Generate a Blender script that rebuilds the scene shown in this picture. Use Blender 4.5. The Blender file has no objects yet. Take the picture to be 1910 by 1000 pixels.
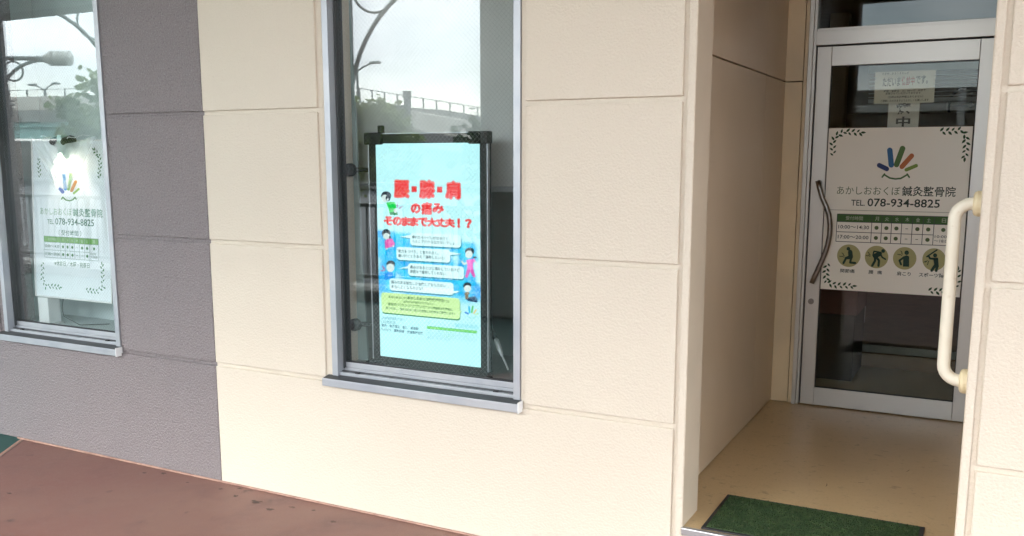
import bpy, bmesh, math, random
from mathutils import Vector, Matrix
random.seed(7)
R = math.radians
scene = bpy.context.scene
COL = scene.collection

# ------------------------------------------------------------------ camera
CAM = Vector((3.3156, -3.2301, 1.5887)); YAW, PITCH = 0.4805, -0.1596
FPX, CXP, CYP = 1718.36, 955.0, 573.35          # focal length and principal point in 1910-px units
FW = Vector((-math.sin(YAW)*math.cos(PITCH), math.cos(YAW)*math.cos(PITCH), math.sin(PITCH)))
RT = Vector((math.cos(YAW), math.sin(YAW), 0)); UP = RT.cross(FW)
cd = bpy.data.cameras.new('camera'); cam = bpy.data.objects.new('camera', cd); COL.objects.link(cam)
cd.sensor_fit = 'HORIZONTAL'; cd.sensor_width = 36; cd.lens = FPX/1910*36
cd.shift_y = (CYP-500)/1910; cd.clip_start = 0.05; cd.clip_end = 2000
cam.matrix_world = Matrix(((RT.x, UP.x, -FW.x, CAM.x), (RT.y, UP.y, -FW.y, CAM.y), (RT.z, UP.z, -FW.z, CAM.z), (0, 0, 0, 1)))
scene.camera = cam

# ------------------------------------------------------------------ sky, sun, exposure
EXPOSURE = 3.68
GAIN = 2**EXPOSURE
SUN_EL, SUN_AZ = R(34), R(213)                  # azimuth clockwise from +y
world = bpy.data.worlds.new('World'); scene.world = world; world.use_nodes = True
nt = world.node_tree; nt.nodes.clear()
def wn(t, **k):
    n = nt.nodes.new(t)
    for a, b in k.items(): setattr(n, a, b)
    return n
sky = wn('ShaderNodeTexSky', sky_type='NISHITA', sun_disc=False, sun_elevation=SUN_EL, sun_rotation=SUN_AZ, air_density=1.0, dust_density=.6)
tc = wn('ShaderNodeTexCoord'); mp = wn('ShaderNodeMapping'); mp.inputs['Scale'].default_value = (1.0, 1.0, 3.2)
nz = wn('ShaderNodeTexNoise'); nz.inputs['Scale'].default_value = 2.6; nz.inputs['Detail'].default_value = 4; nz.inputs['Roughness'].default_value = .55
cr = wn('ShaderNodeValToRGB'); cr.color_ramp.elements[0].position = .34; cr.color_ramp.elements[0].color = (.6, .6, .6, 1)
cr.color_ramp.elements[1].position = .60; cr.color_ramp.elements[1].color = (1, 1, 1, 1)
nz2 = wn('ShaderNodeTexNoise'); nz2.inputs['Scale'].default_value = 4.0; nz2.inputs['Detail'].default_value = 4
cc = wn('ShaderNodeValToRGB'); cc.color_ramp.elements[0].position = .38; cc.color_ramp.elements[0].color = (4.4, 5.2, 5.7, 1)
cc.color_ramp.elements[1].position = .62; cc.color_ramp.elements[1].color = (9.0, 9.4, 9.7, 1)
mx = wn('ShaderNodeMix', data_type='RGBA'); bg = wn('ShaderNodeBackground'); bg.inputs['Strength'].default_value = .1
wo = wn('ShaderNodeOutputWorld'); L = nt.links.new
sx_ = wn('ShaderNodeSeparateXYZ'); L(tc.outputs['Generated'], sx_.inputs[0])
ov = wn('ShaderNodeMath', operation='MULTIPLY_ADD'); ov.inputs[1].default_value = 1.0; ov.inputs[2].default_value = .62; L(sx_.outputs[2], ov.inputs[0])   # overcast skies are brighter overhead than at the horizon
ovx = wn('ShaderNodeVectorMath', operation='SCALE'); L(cc.outputs[0], ovx.inputs[0]); L(ov.outputs[0], ovx.inputs['Scale'])
L(tc.outputs['Generated'], mp.inputs[0]); L(mp.outputs[0], nz.inputs['Vector']); L(mp.outputs[0], nz2.inputs['Vector'])
L(nz.outputs['Fac'], cr.inputs[0]); L(nz2.outputs['Fac'], cc.inputs[0])
L(cr.outputs[0], mx.inputs['Factor']); L(sky.outputs[0], mx.inputs['A']); L(ovx.outputs[0], mx.inputs['B'])
L(mx.outputs['Result'], bg.inputs[0]); L(bg.outputs[0], wo.inputs[0])

sd = bpy.data.lights.new('sun', 'SUN'); sd.energy = .6; sd.angle = R(30); sd.color = (1, .96, .9)
sun = bpy.data.objects.new('sun', sd); COL.objects.link(sun)
sdir = Vector((math.sin(SUN_AZ)*math.cos(SUN_EL), math.cos(SUN_AZ)*math.cos(SUN_EL), math.sin(SUN_EL)))
sun.rotation_euler = sdir.to_track_quat('Z', 'Y').to_euler(); sun.location = sdir*60

vs = scene.view_settings; vs.view_transform = 'Standard'; vs.look = 'None'; vs.exposure = EXPOSURE; vs.gamma = 1; vs.use_curve_mapping = False
cy = scene.cycles
cy.use_denoising = True; cy.use_adaptive_sampling = True; cy.adaptive_threshold = .02; cy.max_bounces = 9; cy.diffuse_bounces = 4; cy.glossy_bounces = 4; cy.transparent_max_bounces = 16
cy.transmission_bounces = 6; cy.sample_clamp_indirect = 3.0; cy.caustics_reflective = False; cy.caustics_refractive = False

# ------------------------------------------------------------------ projection helpers (survey of the photograph)
def ray(px, py): return RT*((px-CXP)/FPX) - UP*((py-CYP)/FPX) + FW
def P3(px, py, Y): d = ray(px, py); return CAM + d*((Y-CAM.y)/d.y)
def P(px, py, Y): a = P3(px, py, Y); return a.x, a.z
def PX(px, py, X): d = ray(px, py); return CAM + d*((X-CAM.x)/d.x)
YG = .07                                         # plane of the window glass
def M(px, py, D): a = P3(px, py, YG+D); return Vector((a.x, YG-D, a.z))   # where something mirrored by the window stands

# ------------------------------------------------------------------ mesh helpers
class MB:
    def __init__(s): s.v = []; s.f = []
    def add(s, vs_, fs): n = len(s.v); s.v += [tuple(a) for a in vs_]; s.f += [tuple(i+n for i in f) for f in fs]; return s
    def box(s, x0, x1, y0, y1, z0, z1):
        x0, x1 = min(x0, x1), max(x0, x1); y0, y1 = min(y0, y1), max(y0, y1); z0, z1 = min(z0, z1), max(z0, z1)
        return s.add([(x0,y0,z0),(x1,y0,z0),(x1,y1,z0),(x0,y1,z0),(x0,y0,z1),(x1,y0,z1),(x1,y1,z1),(x0,y1,z1)],
                     [(0,3,2,1),(4,5,6,7),(0,1,5,4),(1,2,6,5),(2,3,7,6),(3,0,4,7)])
    def tube(s, pts, r, n=10, cap=True):
        pts = [Vector(p) for p in pts]; rr = r if isinstance(r, (list, tuple)) else [r]*len(pts)
        vs_, fs = [], []; u = None
        for i, p in enumerate(pts):
            t = (pts[min(i+1, len(pts)-1)]-pts[max(i-1, 0)]).normalized()
            if u is None:
                a = Vector((0,0,1)) if abs(t.z) < .9 else Vector((1,0,0)); u = t.cross(a).normalized()
            else: u = (u - t*u.dot(t)).normalized()
            w = t.cross(u)
            for k in range(n):
                a = 2*math.pi*k/n; vs_.append(p + (u*math.cos(a)+w*math.sin(a))*rr[i])
        for i in range(len(pts)-1):
            for k in range(n):
                k2 = (k+1) % n; fs.append((i*n+k, i*n+k2, (i+1)*n+k2, (i+1)*n+k))
        if cap: fs.append(tuple(range(n-1, -1, -1))); fs.append(tuple((len(pts)-1)*n+k for k in range(n)))
        return s.add(vs_, fs)
    def prism(s, poly, y0, y1):                 # poly of (x, z), extruded along y
        n = len(poly); vs_ = [(a, y0, b) for a, b in poly]+[(a, y1, b) for a, b in poly]
        fs = [tuple(range(n)), tuple(range(2*n-1, n-1, -1))]+[(i, n+i, n+(i+1) % n, (i+1) % n) for i in range(n)]
        return s.add(vs_, fs)
    def flat(s, poly, y):                       # flat print on a plane facing -y
        n = len(poly); return s.add([(a, y, b) for a, b in poly], [tuple(range(n))])
    def build(s, name, mat, parent=None, bevel=0, smooth=False, seg=2):
        me = bpy.data.meshes.new(name); me.from_pydata(s.v, [], s.f)
        bm = bmesh.new(); bm.from_mesh(me); bmesh.ops.recalc_face_normals(bm, faces=bm.faces)
        if bevel: bmesh.ops.bevel(bm, geom=[e for e in bm.edges if e.is_manifold and e.calc_face_angle(0) > .5], offset=bevel, segments=seg, affect='EDGES', profile=.5)
        bm.to_mesh(me); bm.free()
        if smooth:
            me.polygons.foreach_set('use_smooth', [True]*len(me.polygons))
        if mat: me.materials.append(mat)
        return link(name, me, parent)
def link(name, data, parent=None):
    o = bpy.data.objects.new(name, data); COL.objects.link(o)
    if parent: o.parent = parent
    return o
def BX(name, x0, x1, y0, y1, z0, z1, mat, parent=None, bevel=0): return MB().box(x0, x1, y0, y1, z0, z1).build(name, mat, parent, bevel)
def tag(o, label, cat, group=None):
    o['label'] = label; o['category'] = cat
    if group: o['group'] = group
    return o
def thing(name, loc, label, cat, group=None):
    o = link(name, None); o.location = loc; o.empty_display_size = .1
    return tag(o, label, cat, group)
def attach(parent, *objs):                      # parent objects built in world coordinates under an Empty that is not at the origin
    for o in objs:
        o.parent = parent; o.matrix_parent_inverse = parent.matrix_world.inverted() if False else Matrix.Translation(-parent.location)
    return objs[-1]
def struct(o): o['kind'] = 'structure'; return o
def smooth_by_angle(o):
    o.data.polygons.foreach_set('use_smooth', [True]*len(o.data.polygons))

# ------------------------------------------------------------------ materials
def mat(name, col, rough=.6, metal=0, bump=None, var=None, spec=.5, emit=None, coat=0):
    m = bpy.data.materials.new(name); m.use_nodes = True; t = m.node_tree; b = t.nodes['Principled BSDF']
    b.inputs['Base Color'].default_value = (*col, 1); b.inputs['Roughness'].default_value = rough; b.inputs['Metallic'].default_value = metal
    b.inputs['Specular IOR Level'].default_value = spec; b.inputs['Coat Weight'].default_value = coat
    if emit: b.inputs['Emission Color'].default_value = (*emit[0], 1); b.inputs['Emission Strength'].default_value = emit[1]
    def N(k, **kw):
        n = t.nodes.new(k)
        for a, c in kw.items(): n.inputs[a].default_value = c
        return n
    co = N('ShaderNodeTexCoord')
    if var:                                      # list of (scale, detail, colour, low, high)
        last = None
        for sc, de, c2, lo, hi in var:
            n = N('ShaderNodeTexNoise', Scale=sc, Detail=de); t.links.new(co.outputs['Object'], n.inputs['Vector'])
            r = t.nodes.new('ShaderNodeMapRange'); r.inputs['From Min'].default_value = lo; r.inputs['From Max'].default_value = hi
            t.links.new(n.outputs['Fac'], r.inputs['Value'])
            x = t.nodes.new('ShaderNodeMix'); x.data_type = 'RGBA'; x.inputs['B'].default_value = (*c2, 1)
            if last: t.links.new(last, x.inputs['A'])
            else: x.inputs['A'].default_value = (*col, 1)
            t.links.new(r.outputs[0], x.inputs['Factor']); last = x.outputs['Result']
        t.links.new(last, b.inputs['Base Color'])
    if bump:                                     # list of (kind, scale, strength, distance)
        prev = None
        for kind, sc, st, di in bump:
            if kind == 'noise':
                n = N('ShaderNodeTexNoise', Scale=sc, Detail=1.5); out = n.outputs['Fac']
            else:
                n = N('ShaderNodeTexVoronoi', Scale=sc); n.feature = 'SMOOTH_F1'; out = n.outputs['Distance']
            t.links.new(co.outputs['Object'], n.inputs['Vector'])
            bp = N('ShaderNodeBump', Strength=st, Distance=di); t.links.new(out, bp.inputs['Height'])
            if prev: t.links.new(prev, bp.inputs['Normal'])
            prev = bp.outputs[0]
        t.links.new(prev, b.inputs['Normal'])
    return m
def glass_mat(name, f0, tint=(.955, .975, .972)):
    m = bpy.data.materials.new(name); m.use_nodes = True; t = m.node_tree; t.nodes.clear()
    g = t.nodes.new('ShaderNodeNewGeometry'); d = t.nodes.new('ShaderNodeVectorMath'); d.operation = 'DOT_PRODUCT'
    t.links.new(g.outputs['Normal'], d.inputs[0]); t.links.new(g.outputs['Incoming'], d.inputs[1])
    def mth(op, a, b=None):
        n = t.nodes.new('ShaderNodeMath'); n.operation = op
        for i, v in enumerate((a, b)):
            if v is None: continue
            if isinstance(v, (int, float)): n.inputs[i].default_value = v
            else: t.links.new(v, n.inputs[i])
        return n.outputs[0]
    c = mth('ABSOLUTE', d.outputs['Value']); q = mth('POWER', mth('SUBTRACT', 1.0, c), 5.0)
    f = mth('ADD', f0, mth('MULTIPLY', q, 1-f0))
    tr = t.nodes.new('ShaderNodeBsdfTransparent'); tr.inputs[0].default_value = (*tint, 1)
    gl = t.nodes.new('ShaderNodeBsdfGlossy'); gl.inputs['Roughness'].default_value = 0.0; gl.inputs['Color'].default_value = (.95, .985, 1, 1)
    mxs = t.nodes.new('ShaderNodeMixShader'); o = t.nodes.new('ShaderNodeOutputMaterial')
    t.links.new(f, mxs.inputs[0]); t.links.new(tr.outputs[0], mxs.inputs[1]); t.links.new(gl.outputs[0], mxs.inputs[2]); t.links.new(mxs.outputs[0], o.inputs[0])
    return m
def emis(name, col, s=1.0):                      # glowing pixels of the display
    m = bpy.data.materials.new(name); m.use_nodes = True; t = m.node_tree; t.nodes.clear()
    e = t.nodes.new('ShaderNodeEmission'); e.inputs[0].default_value = (*col, 1); e.inputs[1].default_value = s*1.3/GAIN
    o = t.nodes.new('ShaderNodeOutputMaterial'); t.links.new(e.outputs[0], o.inputs[0]); return m
def lin(r, g, b): return tuple(((c/255)/12.92 if c/255 <= .04045 else ((c/255+.055)/1.055)**2.4) for c in (r, g, b))

STUCCO_B = [('noise', 110, .5, .006), ('noise', 45, .22, .006)]
m_cream = mat('cream_stucco', (.65, .572, .47), .8, bump=STUCCO_B, var=[(.8, 3, (.625, .547, .447), .42, .7), (180, 2, (.61, .532, .432), .5, .8)], spec=.3)
m_grey = mat('grey_stucco', (.228, .192, .190), .62, bump=[('noise', 105, 1.0, .009), ('noise', 45, .3, .006)], var=[(.9, 3, (.208, .18, .182), .4, .7), (120, 2, (.15, .127, .13), .52, .76), (170, 2, (.34, .31, .315), .58, .76)], spec=.35)
m_alum = mat('window_aluminium', (.43, .435, .455), .42, .5, bump=[('noise', 300, .05, .0005)], var=[(6, 3, (.36, .375, .41), .4, .7)])
m_dalum = mat('dark_and_shaded_aluminium', (.06, .063, .066), .5, .2)  # dark metal of the sill top; on the window reveals it paints shade
m_door = mat('door_aluminium', (.55, .525, .49), .4, .65, var=[(5, 4, (.55, .525, .49), .4, .7)], bump=[('noise', 260, .08, .0005)])
m_black = mat('black_rubber', (.018, .018, .02), .55)
m_bplast = mat('black_plastic', (.009, .010, .011), .6, spec=.15)
m_jamb = mat('cream_painted_jamb', (.60, .50, .38), .5, var=[(3, 4, (.54, .45, .34), .4, .7)], bump=[('noise', 120, .12, .001)])
m_panel = mat('beige_metal_panel', (.66, .53, .385), .38, var=[(1.6, 3, (.61, .485, .345), .4, .7)], bump=[('noise', 5, .08, .004)])
m_panel2 = mat('tan_metal_panel', (.78, .62, .40), .4, var=[(2, 3, (.62, .51, .35), .4, .7)])
m_vinyl = mat('entrance_vinyl', (.54, .385, .205), .36, var=[(2.0, 5, (.48, .335, .175), .42, .68), (120, 3, (.45, .315, .165), .52, .8), (9, 8, (.25, .17, .09), .68, .8), (30, 6, (.34, .24, .125), .6, .8)], bump=[('noise', 60, .06, .001)])
m_nosing = mat('metal_nosing', (.42, .41, .42), .35, .7)
m_pave = mat('red_brown_pavement', (.212, .099, .079), .5, var=[(1.1, 5, (.235, .13, .10), .42, .66), (3.4, 6, (.15, .078, .068), .52, .78), (26, 4, (.22, .118, .10), .5, .8), (240, 2, (.12, .06, .052), .56, .8), (300, 2, (.30, .19, .16), .62, .8), (7, 8, (.075, .042, .038), .66, .76)], bump=[('noise', 260, .5, .002), ('noise', 8, .2, .01)])
m_green = mat('green_pavement', (.02, .075, .065), .7, var=[(5, 5, (.03, .095, .08), .4, .7)], bump=[('noise', 160, .3, .002)])
m_edge = mat('pink_edging', (.42, .25, .19), .7, var=[(12, 4, (.30, .17, .13), .4, .7)])
m_asph = mat('asphalt', (.055, .055, .057), .85, var=[(.6, 5, (.075, .073, .07), .4, .7)], bump=[('noise', 90, .4, .004)])
m_conc = mat('concrete', (.36, .345, .315), .85, var=[(1.1, 6, (.27, .26, .235), .42, .7), (9, 5, (.40, .385, .35), .5, .8)], bump=[('noise', 40, .25, .004)])
m_concd = mat('weathered_concrete', (.27, .25, .225), .85, var=[(.7, 6, (.18, .17, .155), .42, .7)], bump=[('noise', 30, .25, .004)])
m_pillar = mat('painted_pillar', (.78, .77, .72), .7, var=[(1.1, 6, (.70, .69, .64), .42, .7)], bump=[('noise', 60, .2, .003)])
m_ceil = mat('canopy_soffit', (.74, .74, .70), .8, var=[(.8, 4, (.68, .68, .64), .4, .7)])
m_steel = mat('grey_painted_steel', (.21, .22, .21), .5, .2, var=[(6, 4, (.16, .17, .165), .45, .7)])
m_lampg = mat('pale_lamp_housing', (.70, .68, .62), .5, var=[(9, 4, (.44, .43, .39), .45, .7)])
m_rail = mat('white_railing_paint', (.46, .46, .45), .5, var=[(4, 4, (.36, .36, .34), .45, .7)])
m_gird = mat('pale_green_girder_paint', (.36, .60, .54), .6, var=[(1, 4, (.30, .52, .46), .4, .7)])
m_bark = mat('bark', (.10, .075, .055), .9, bump=[('noise', 30, .6, .01)])
m_leaf = mat('tree_leaf', (.16, .21, .06), .5, var=[(2.5, 3, (.22, .27, .09), .4, .65), (9, 2, (.08, .12, .03), .5, .7)])
m_leafd = mat('dark_leaf', (.035, .065, .022), .5, var=[(6, 3, (.06, .09, .03), .4, .65)])
for _m in (m_leaf, m_leafd):
    _t = _m.node_tree; _b = _t.nodes['Principled BSDF']; _o = _t.nodes['Material Output']; _tr = _t.nodes.new('ShaderNodeBsdfTranslucent'); _x = _t.nodes.new('ShaderNodeMixShader'); _x.inputs[0].default_value = .5
    _src = _b.inputs['Base Color'].links[0].from_socket; _t.links.new(_src, _tr.inputs[0]); _t.links.new(_b.outputs[0], _x.inputs[1]); _t.links.new(_tr.outputs[0], _x.inputs[2]); _t.links.new(_x.outputs[0], _o.inputs[0])
m_glass = glass_mat('window_glass', .047)
m_dglass = glass_mat('door_glass', .016, (.87, .88, .84))
m_wire = mat('glass_wire', (.22, .23, .23), .35, .8)
m_white = mat('white_plastic', (.78, .78, .77), .45, var=[(8, 3, (.72, .72, .71), .45, .7)])
m_plug = mat('pale_grey_plastic', (.42, .44, .44), .5)
m_chrome = mat('brushed_steel', (.26, .24, .22), .3, 1, var=[(30, 3, (.20, .185, .17), .4, .7)])
m_cvinyl = mat('cream_vinyl_tube', (.80, .735, .60), .42, var=[(5, 4, (.74, .66, .52), .45, .7), (40, 4, (.62, .52, .37), .64, .8)], spec=.4)
m_flange = mat('yellowed_flange', (.80, .68, .44), .45, var=[(12, 4, (.7, .56, .33), .5, .75)])
m_niche = mat('grey_niche_board', (.22, .24, .235), .8, var=[(2, 4, (.18, .20, .195), .4, .7)])
m_nichel = mat('pale_niche_board', (.60, .66, .65), .8, var=[(3, 4, (.53, .59, .58), .4, .7)], bump=[('noise', 25, .2, .004)])
m_teal = mat('grey_green_board', (.27, .34, .33), .7, var=[(3, 3, (.23, .29, .28), .4, .7)])
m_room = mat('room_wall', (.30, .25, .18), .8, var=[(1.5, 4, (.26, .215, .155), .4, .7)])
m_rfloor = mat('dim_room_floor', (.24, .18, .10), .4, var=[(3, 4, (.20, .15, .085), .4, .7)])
m_wood = mat('brown_wood', (.20, .125, .07), .5, var=[(8, 5, (.15, .09, .05), .4, .7)])
m_red = mat('red_brown_board', (.07, .018, .012), .6, var=[(6, 3, (.10, .025, .018), .4, .7)])
m_orange = mat('orange_board', (.30, .12, .03), .55, var=[(6, 3, (.25, .10, .03), .4, .7)])
m_bench = mat('grey_bench_top', (.34, .34, .33), .45, var=[(7, 3, (.28, .28, .27), .4, .7)])
m_turf = mat('green_mat_pile', (.026, .056, .016), .9, var=[(30, 4, (.045, .082, .024), .42, .62), (90, 3, (.014, .032, .01), .5, .68), (60, 3, (.085, .10, .05), .60, .76)])

# ================================================================== THE SETTING
g = MB(); g.add([(-400, -400, -.16), (400, -400, -.16), (400, 60, -.16), (-400, 60, -.16)], [(0, 1, 2, 3)])
struct(g.build('ground', m_asph))
struct(MB().box(-14, 9, -5.35, .0, -.155, -.004).build('walkway_base', m_conc))
# red-brown pavement and the green field beside it, meeting on a slanted line
GA, GB = (-1.525, -.002), (-1.351, -.264); sl = (GB[0]-GA[0])/(GB[1]-GA[1])
def gx(y): return GA[0]+(y-GA[1])*sl
pv = MB(); pv.add([(gx(.006), .006, 0), (gx(-5.0), -5.0, 0), (9, -5.0, 0), (9, .006, 0)], [(0, 1, 2, 3)]); struct(pv.build('pavement', m_pave))
pv = MB(); pv.add([(-14, .006, 0), (-14, -5.0, 0), (gx(-5.0)-.022, -5.0, 0), (gx(.006)-.022, .006, 0)], [(0, 1, 2, 3)]); struct(pv.build('green_pavement', m_green))
pv = MB(); pv.add([(gx(.0)-.022, .0, .004), (gx(-5.0)-.022, -5.0, .004), (gx(-5.0), -5.0, .004), (gx(.0), .0, .004)], [(0, 1, 2, 3)]); struct(pv.build('pavement_edging', m_edge))
m_stain = mat('dark_stain', (.07, .042, .035), .6, var=[(40, 4, (.14, .075, .06), .45, .65)])
pave = bpy.data.objects['pavement']
for px_, py_, w_, h_ in ((270, 882, .016, .007), (305, 883, .022, .008), (412, 912, .014, .008), (446, 911, .022, .006), (440, 925, .02, .008), (478, 936, .034, .014), (503, 950, .026, .01), (545, 946, .022, .007), (585, 952, .014, .006), (622, 973, .02, .008), (18, 920, .022, .006), (350, 900, .012, .005)):
    d = ray(px_, py_); q = CAM+d*((.0015-CAM.z)/d.z); n_ = 18; b = MB()
    pts = [(q.x+math.cos(2*math.pi*k/n_)*w_*random.uniform(.35, 1.15), q.y+math.sin(2*math.pi*k/n_)*h_*1.6*random.uniform(.35, 1.15), .0015) for k in range(n_)]
    b.add(pts+[(q.x, q.y, .0015)], [(k, (k+1) % n_, n_) for k in range(n_)]); b.build('stain', m_stain, pave)
struct(BX('kerb', -14, 9, -5.55, -5.0, -.15, .12, m_conc, None, .015))

# ================================================================== THE CLINIC BUILDING
bld = thing('clinic_building', (0, 0, 0), 'clinic front with cream and grey stucco panels, two windows and recessed glass entrance', 'building')
WINS = [(-1.622, -.675), (.713, 1.666)]; ZW0, ZW1 = .60, 2.78
EX0, EX1, EZ0, EZ1 = 2.357, 3.278, .2116, 2.72
TOP = 3.5
def backing(spans, m):
    b = MB()
    for x0, x1, z0, z1 in spans: b.box(x0, x1, .0115, .2, z0, z1)
    return b.build('wall', m, bld)
backing([(-9, WINS[0][0]-.002, -.1, TOP), (WINS[0][0]-.002, WINS[0][1]+.002, -.1, ZW0), (WINS[0][0]-.002, WINS[0][1]+.002, ZW1, TOP), (WINS[0][1]+.002, -.0005, -.1, TOP)], m_grey)
backing([(.0005, WINS[1][0]-.002, -.1, TOP), (WINS[1][0]-.002, WINS[1][1]+.002, -.1, ZW0), (WINS[1][0]-.002, WINS[1][1]+.002, ZW1, TOP), (WINS[1][1]+.002, EX0-.004, -.1, TOP),
         (EX0-.004, EX1+.004, -.1, EZ0-.03), (EX0-.004, EX1+.004, EZ1, TOP), (EX1+.004, 9, -.1, TOP)], m_cream)
GW = .0095                                        # half the groove between panels
ROWS = [.6, 1.2, 1.8, 2.4, 3.0, TOP]
def panel(x0, x1, z0, z1, m):
    return BX('wall_panel', x0, x1, -.0, .02, z0, z1, m, bld, .004)
def column(x0, x1, m):
    for a, b in zip(ROWS[:-1], ROWS[1:]): panel(x0, x1, a+GW, b-GW, m)
panel(-9, -.001, .004, .6-GW, m_grey); column(-.640, -.001, m_grey); column(-9, -1.657, m_grey)
panel(.001, 2.311, .004, .6-GW, m_cream)
column(.001, .677, m_cream); column(1.690, 2.311, m_cream)
panel(2.327, 2.3555, .004, TOP, m_cream); panel(3.2795, 3.306, .004, TOP, m_cream)
panel(3.324, 9, .004, .6-GW, m_cream); column(3.324, 9, m_cream)
BX('base_strip', gx(0)-.05, 2.35, -.012, -.001, .0005, .009, m_edge, bld, .003)

# ---- windows
def clip_line(c, d, x0, x1, z0, z1):
    t0, t1 = -9, 9
    for a, b, lo, hi in ((c[0], d[0], x0, x1), (c[1], d[1], z0, z1)):
        ta, tb = (lo-a)/b, (hi-a)/b; t0 = max(t0, min(ta, tb)); t1 = min(t1, max(ta, tb))
    return (t0, t1) if t1 > t0 else None
def wire_mesh(x0, x1, z0, z1, y, parent, pitch=.0205, r=.00023):
    b = MB(); n = int((x1-x0+z1-z0)/pitch)+2
    for sgn in (1, -1):
        for k in range(n):
            c0 = x0 + k*pitch - (z1-z0 if sgn > 0 else 0)
            c = (c0, z0); d = (.7071, .7071*sgn) if sgn > 0 else (-.7071, .7071)
            t = clip_line(c, d, x0, x1, z0, z1)
            if t: b.tube([(c[0]+d[0]*q, y, c[1]+d[1]*q) for q in t], r, 4, False)
    o = b.build('wire_mesh', m_wire, parent); o['kind'] = 'stuff'; return o
def window(x0, x1):
    w = link('window', None, bld); w.location = (0, 0, 0)
    fr = MB()
    for a, b in ((x0, x0+.031), (x1-.031, x1)): fr.box(a, b, .004, .05, .622, ZW1)
    fr.box(x0+.031, x1-.031, .004, .05, ZW1-.04, ZW1-.001)
    fr.build('frame', m_alum, w, .0015)
    iv = MB()                                    # inner reveals, their shade put into a dark metal colour
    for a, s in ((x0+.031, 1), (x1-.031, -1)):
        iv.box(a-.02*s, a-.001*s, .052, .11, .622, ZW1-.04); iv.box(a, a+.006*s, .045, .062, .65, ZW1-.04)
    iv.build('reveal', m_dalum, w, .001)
    BX('frame_lip', x0+.031, x1-.031, .016, .034, .6235, .6375, m_alum, w, .0012)
    BX('drain_channel', x0+.02, x1-.02, .034, .05, .62, .641, m_dalum, w)
    BX('sash_rail', x0+.031, x1-.031, .05, .064, .64, .653, m_alum, w, .0012)
    BX('sash_rail', x0+.0312, x1-.0312, .056, .09, .653, .6775, m_alum, w, .0015)
    for f in (.13, .87):
        xx = x0+(x1-x0)*f; BX('drain_plug', xx-.011, xx+.011, .02, .034, .6375, .644, m_black, w, .001)
    BX('gasket', x0+.031, x1-.031, .058, .07, .6775, .684, m_black, w)
    s = MB(); s.prism([], 0, 0) if False else None
    sl_ = MB(); sl_.add([(x0-.03, -.034, .579), (x1+.008, -.034, .579), (x1+.008, -.034, .613), (x0-.03, -.034, .613),
                         (x0-.03, .012, .579), (x1+.008, .012, .579), (x1+.008, .012, .6225), (x0-.03, .012, .6225)],
                        [(0, 1, 2, 3), (4, 7, 6, 5), (0, 4, 5, 1), (3, 2, 6, 7), (0, 3, 7, 4), (1, 5, 6, 2)])
    sl_.build('sill', m_alum, w, .0015)
    st = MB(); st.add([(x0-.026, -.030, .6145), (x1+.002, -.030, .6145), (x1+.002, .015, .6235), (x0-.026, .015, .6235), (x0-.026, -.03, .6115), (x1+.002, -.03, .6115), (x1+.002, .015, .6205), (x0-.026, .015, .6205)],
                      [(0, 1, 2, 3), (4, 7, 6, 5), (0, 4, 5, 1), (1, 5, 6, 2), (2, 6, 7, 3), (3, 7, 4, 0)])
    st.build('sill_top', m_dalum, w)
    BX('sill_end_cap', x1+.0085, x1+.0125, -.036, .006, .576, .622, m_white, w, .0012)
    BX('glass_pane', x0+.037, x1-.037, YG-.003, YG+.003, .684, ZW1-.045, m_glass, w)
    wire_mesh(x0+.037, x1-.037, .684, ZW1-.045, YG, w)
    return w
w_left = window(*WINS[0]); w_mid = window(*WINS[1])
def niche(x0, x1, depth, mback, mshelf):
    a = MB(); a.box(x0-.12, x1+.12, .2+depth, .23+depth, .3, 2.9); a.box(x0-.15, x0-.12, .2, .23+depth, .3, 2.9); a.box(x1+.12, x1+.15, .2, .23+depth, .3, 2.9)
    a.box(x0-.12, x1+.12, .2, .2+depth, 2.87, 2.9); a.build('display_niche', mback, bld)
    BX('display_shelf', x0-.12, x1+.12, .112, .199+depth, .6, .655, mshelf, bld, .003)
niche(*WINS[0], .22, m_nichel, m_nichel); niche(*WINS[1], .42, m_niche, m_niche)
m_added_blind = mat('added_pale_blind', (.52, .52, .50), .8, var=[(3, 4, (.47, .47, .45), .4, .7)], bump=[('noise', 90, .15, .002)])
blind = thing('added_blind', (1.19, .30, 1.46), 'added pale grey roller blind that lightens the upper middle window behind the display', 'blind')  # blind added so its pale sheet lightens the dark tones in the upper pane
MB().box(-.55, .55, 0, .004, .012, 1.36).build('fabric', m_added_blind, blind); MB().box(-.55, .55, -.008, .012, -.012, .0115).build('bottom_bar', m_alum, blind, .003); MB().tube([(-.56, .002, 1.385), (.56, .002, 1.385)], .025, 14).build('roller', m_alum, blind)

# ---- entrance recess
XP, YD = 2.2493, 2.0533; XPR = 3.386
BX('jamb', EX0-.003, EX0, .0035, .2, EZ0, EZ1, m_jamb, bld)
BX('jamb', EX1, EX1+.003, .0035, .2, EZ0, EZ1, m_jamb, bld)
struct(BX('entrance_floor', XP-.02, XPR+.02, .018, YD+.02, EZ0-.03, EZ0, m_vinyl))
nb = MB().box(EX0-.002, EX1+.002, -.006, .017, EZ0-.026, EZ0+.002); nb.build('threshold_strip', m_nosing, bld, .003)
ys = PX(1402, 790, XP).y
for x, s in ((XP, -1), (XPR, 1)):
    for a, b in ((.2, ys-.0015), (ys+.0015, YD-.001)):
        for z0, z1 in ((EZ0+.006, 2.004), (2.0105, EZ1)):
            BX('metal_panel', x, x+.02*s, a, b, z0, z1, m_panel, bld, .0015)
    BX('panel_gap', x+.022*s, x+.04*s, .2, YD, EZ0-.02, EZ1, m_black, bld)
BX('entrance_ceiling', XP-.05, XPR+.05, .2, YD+.1, EZ1+.003, EZ1+.03, m_jamb, bld)
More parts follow.
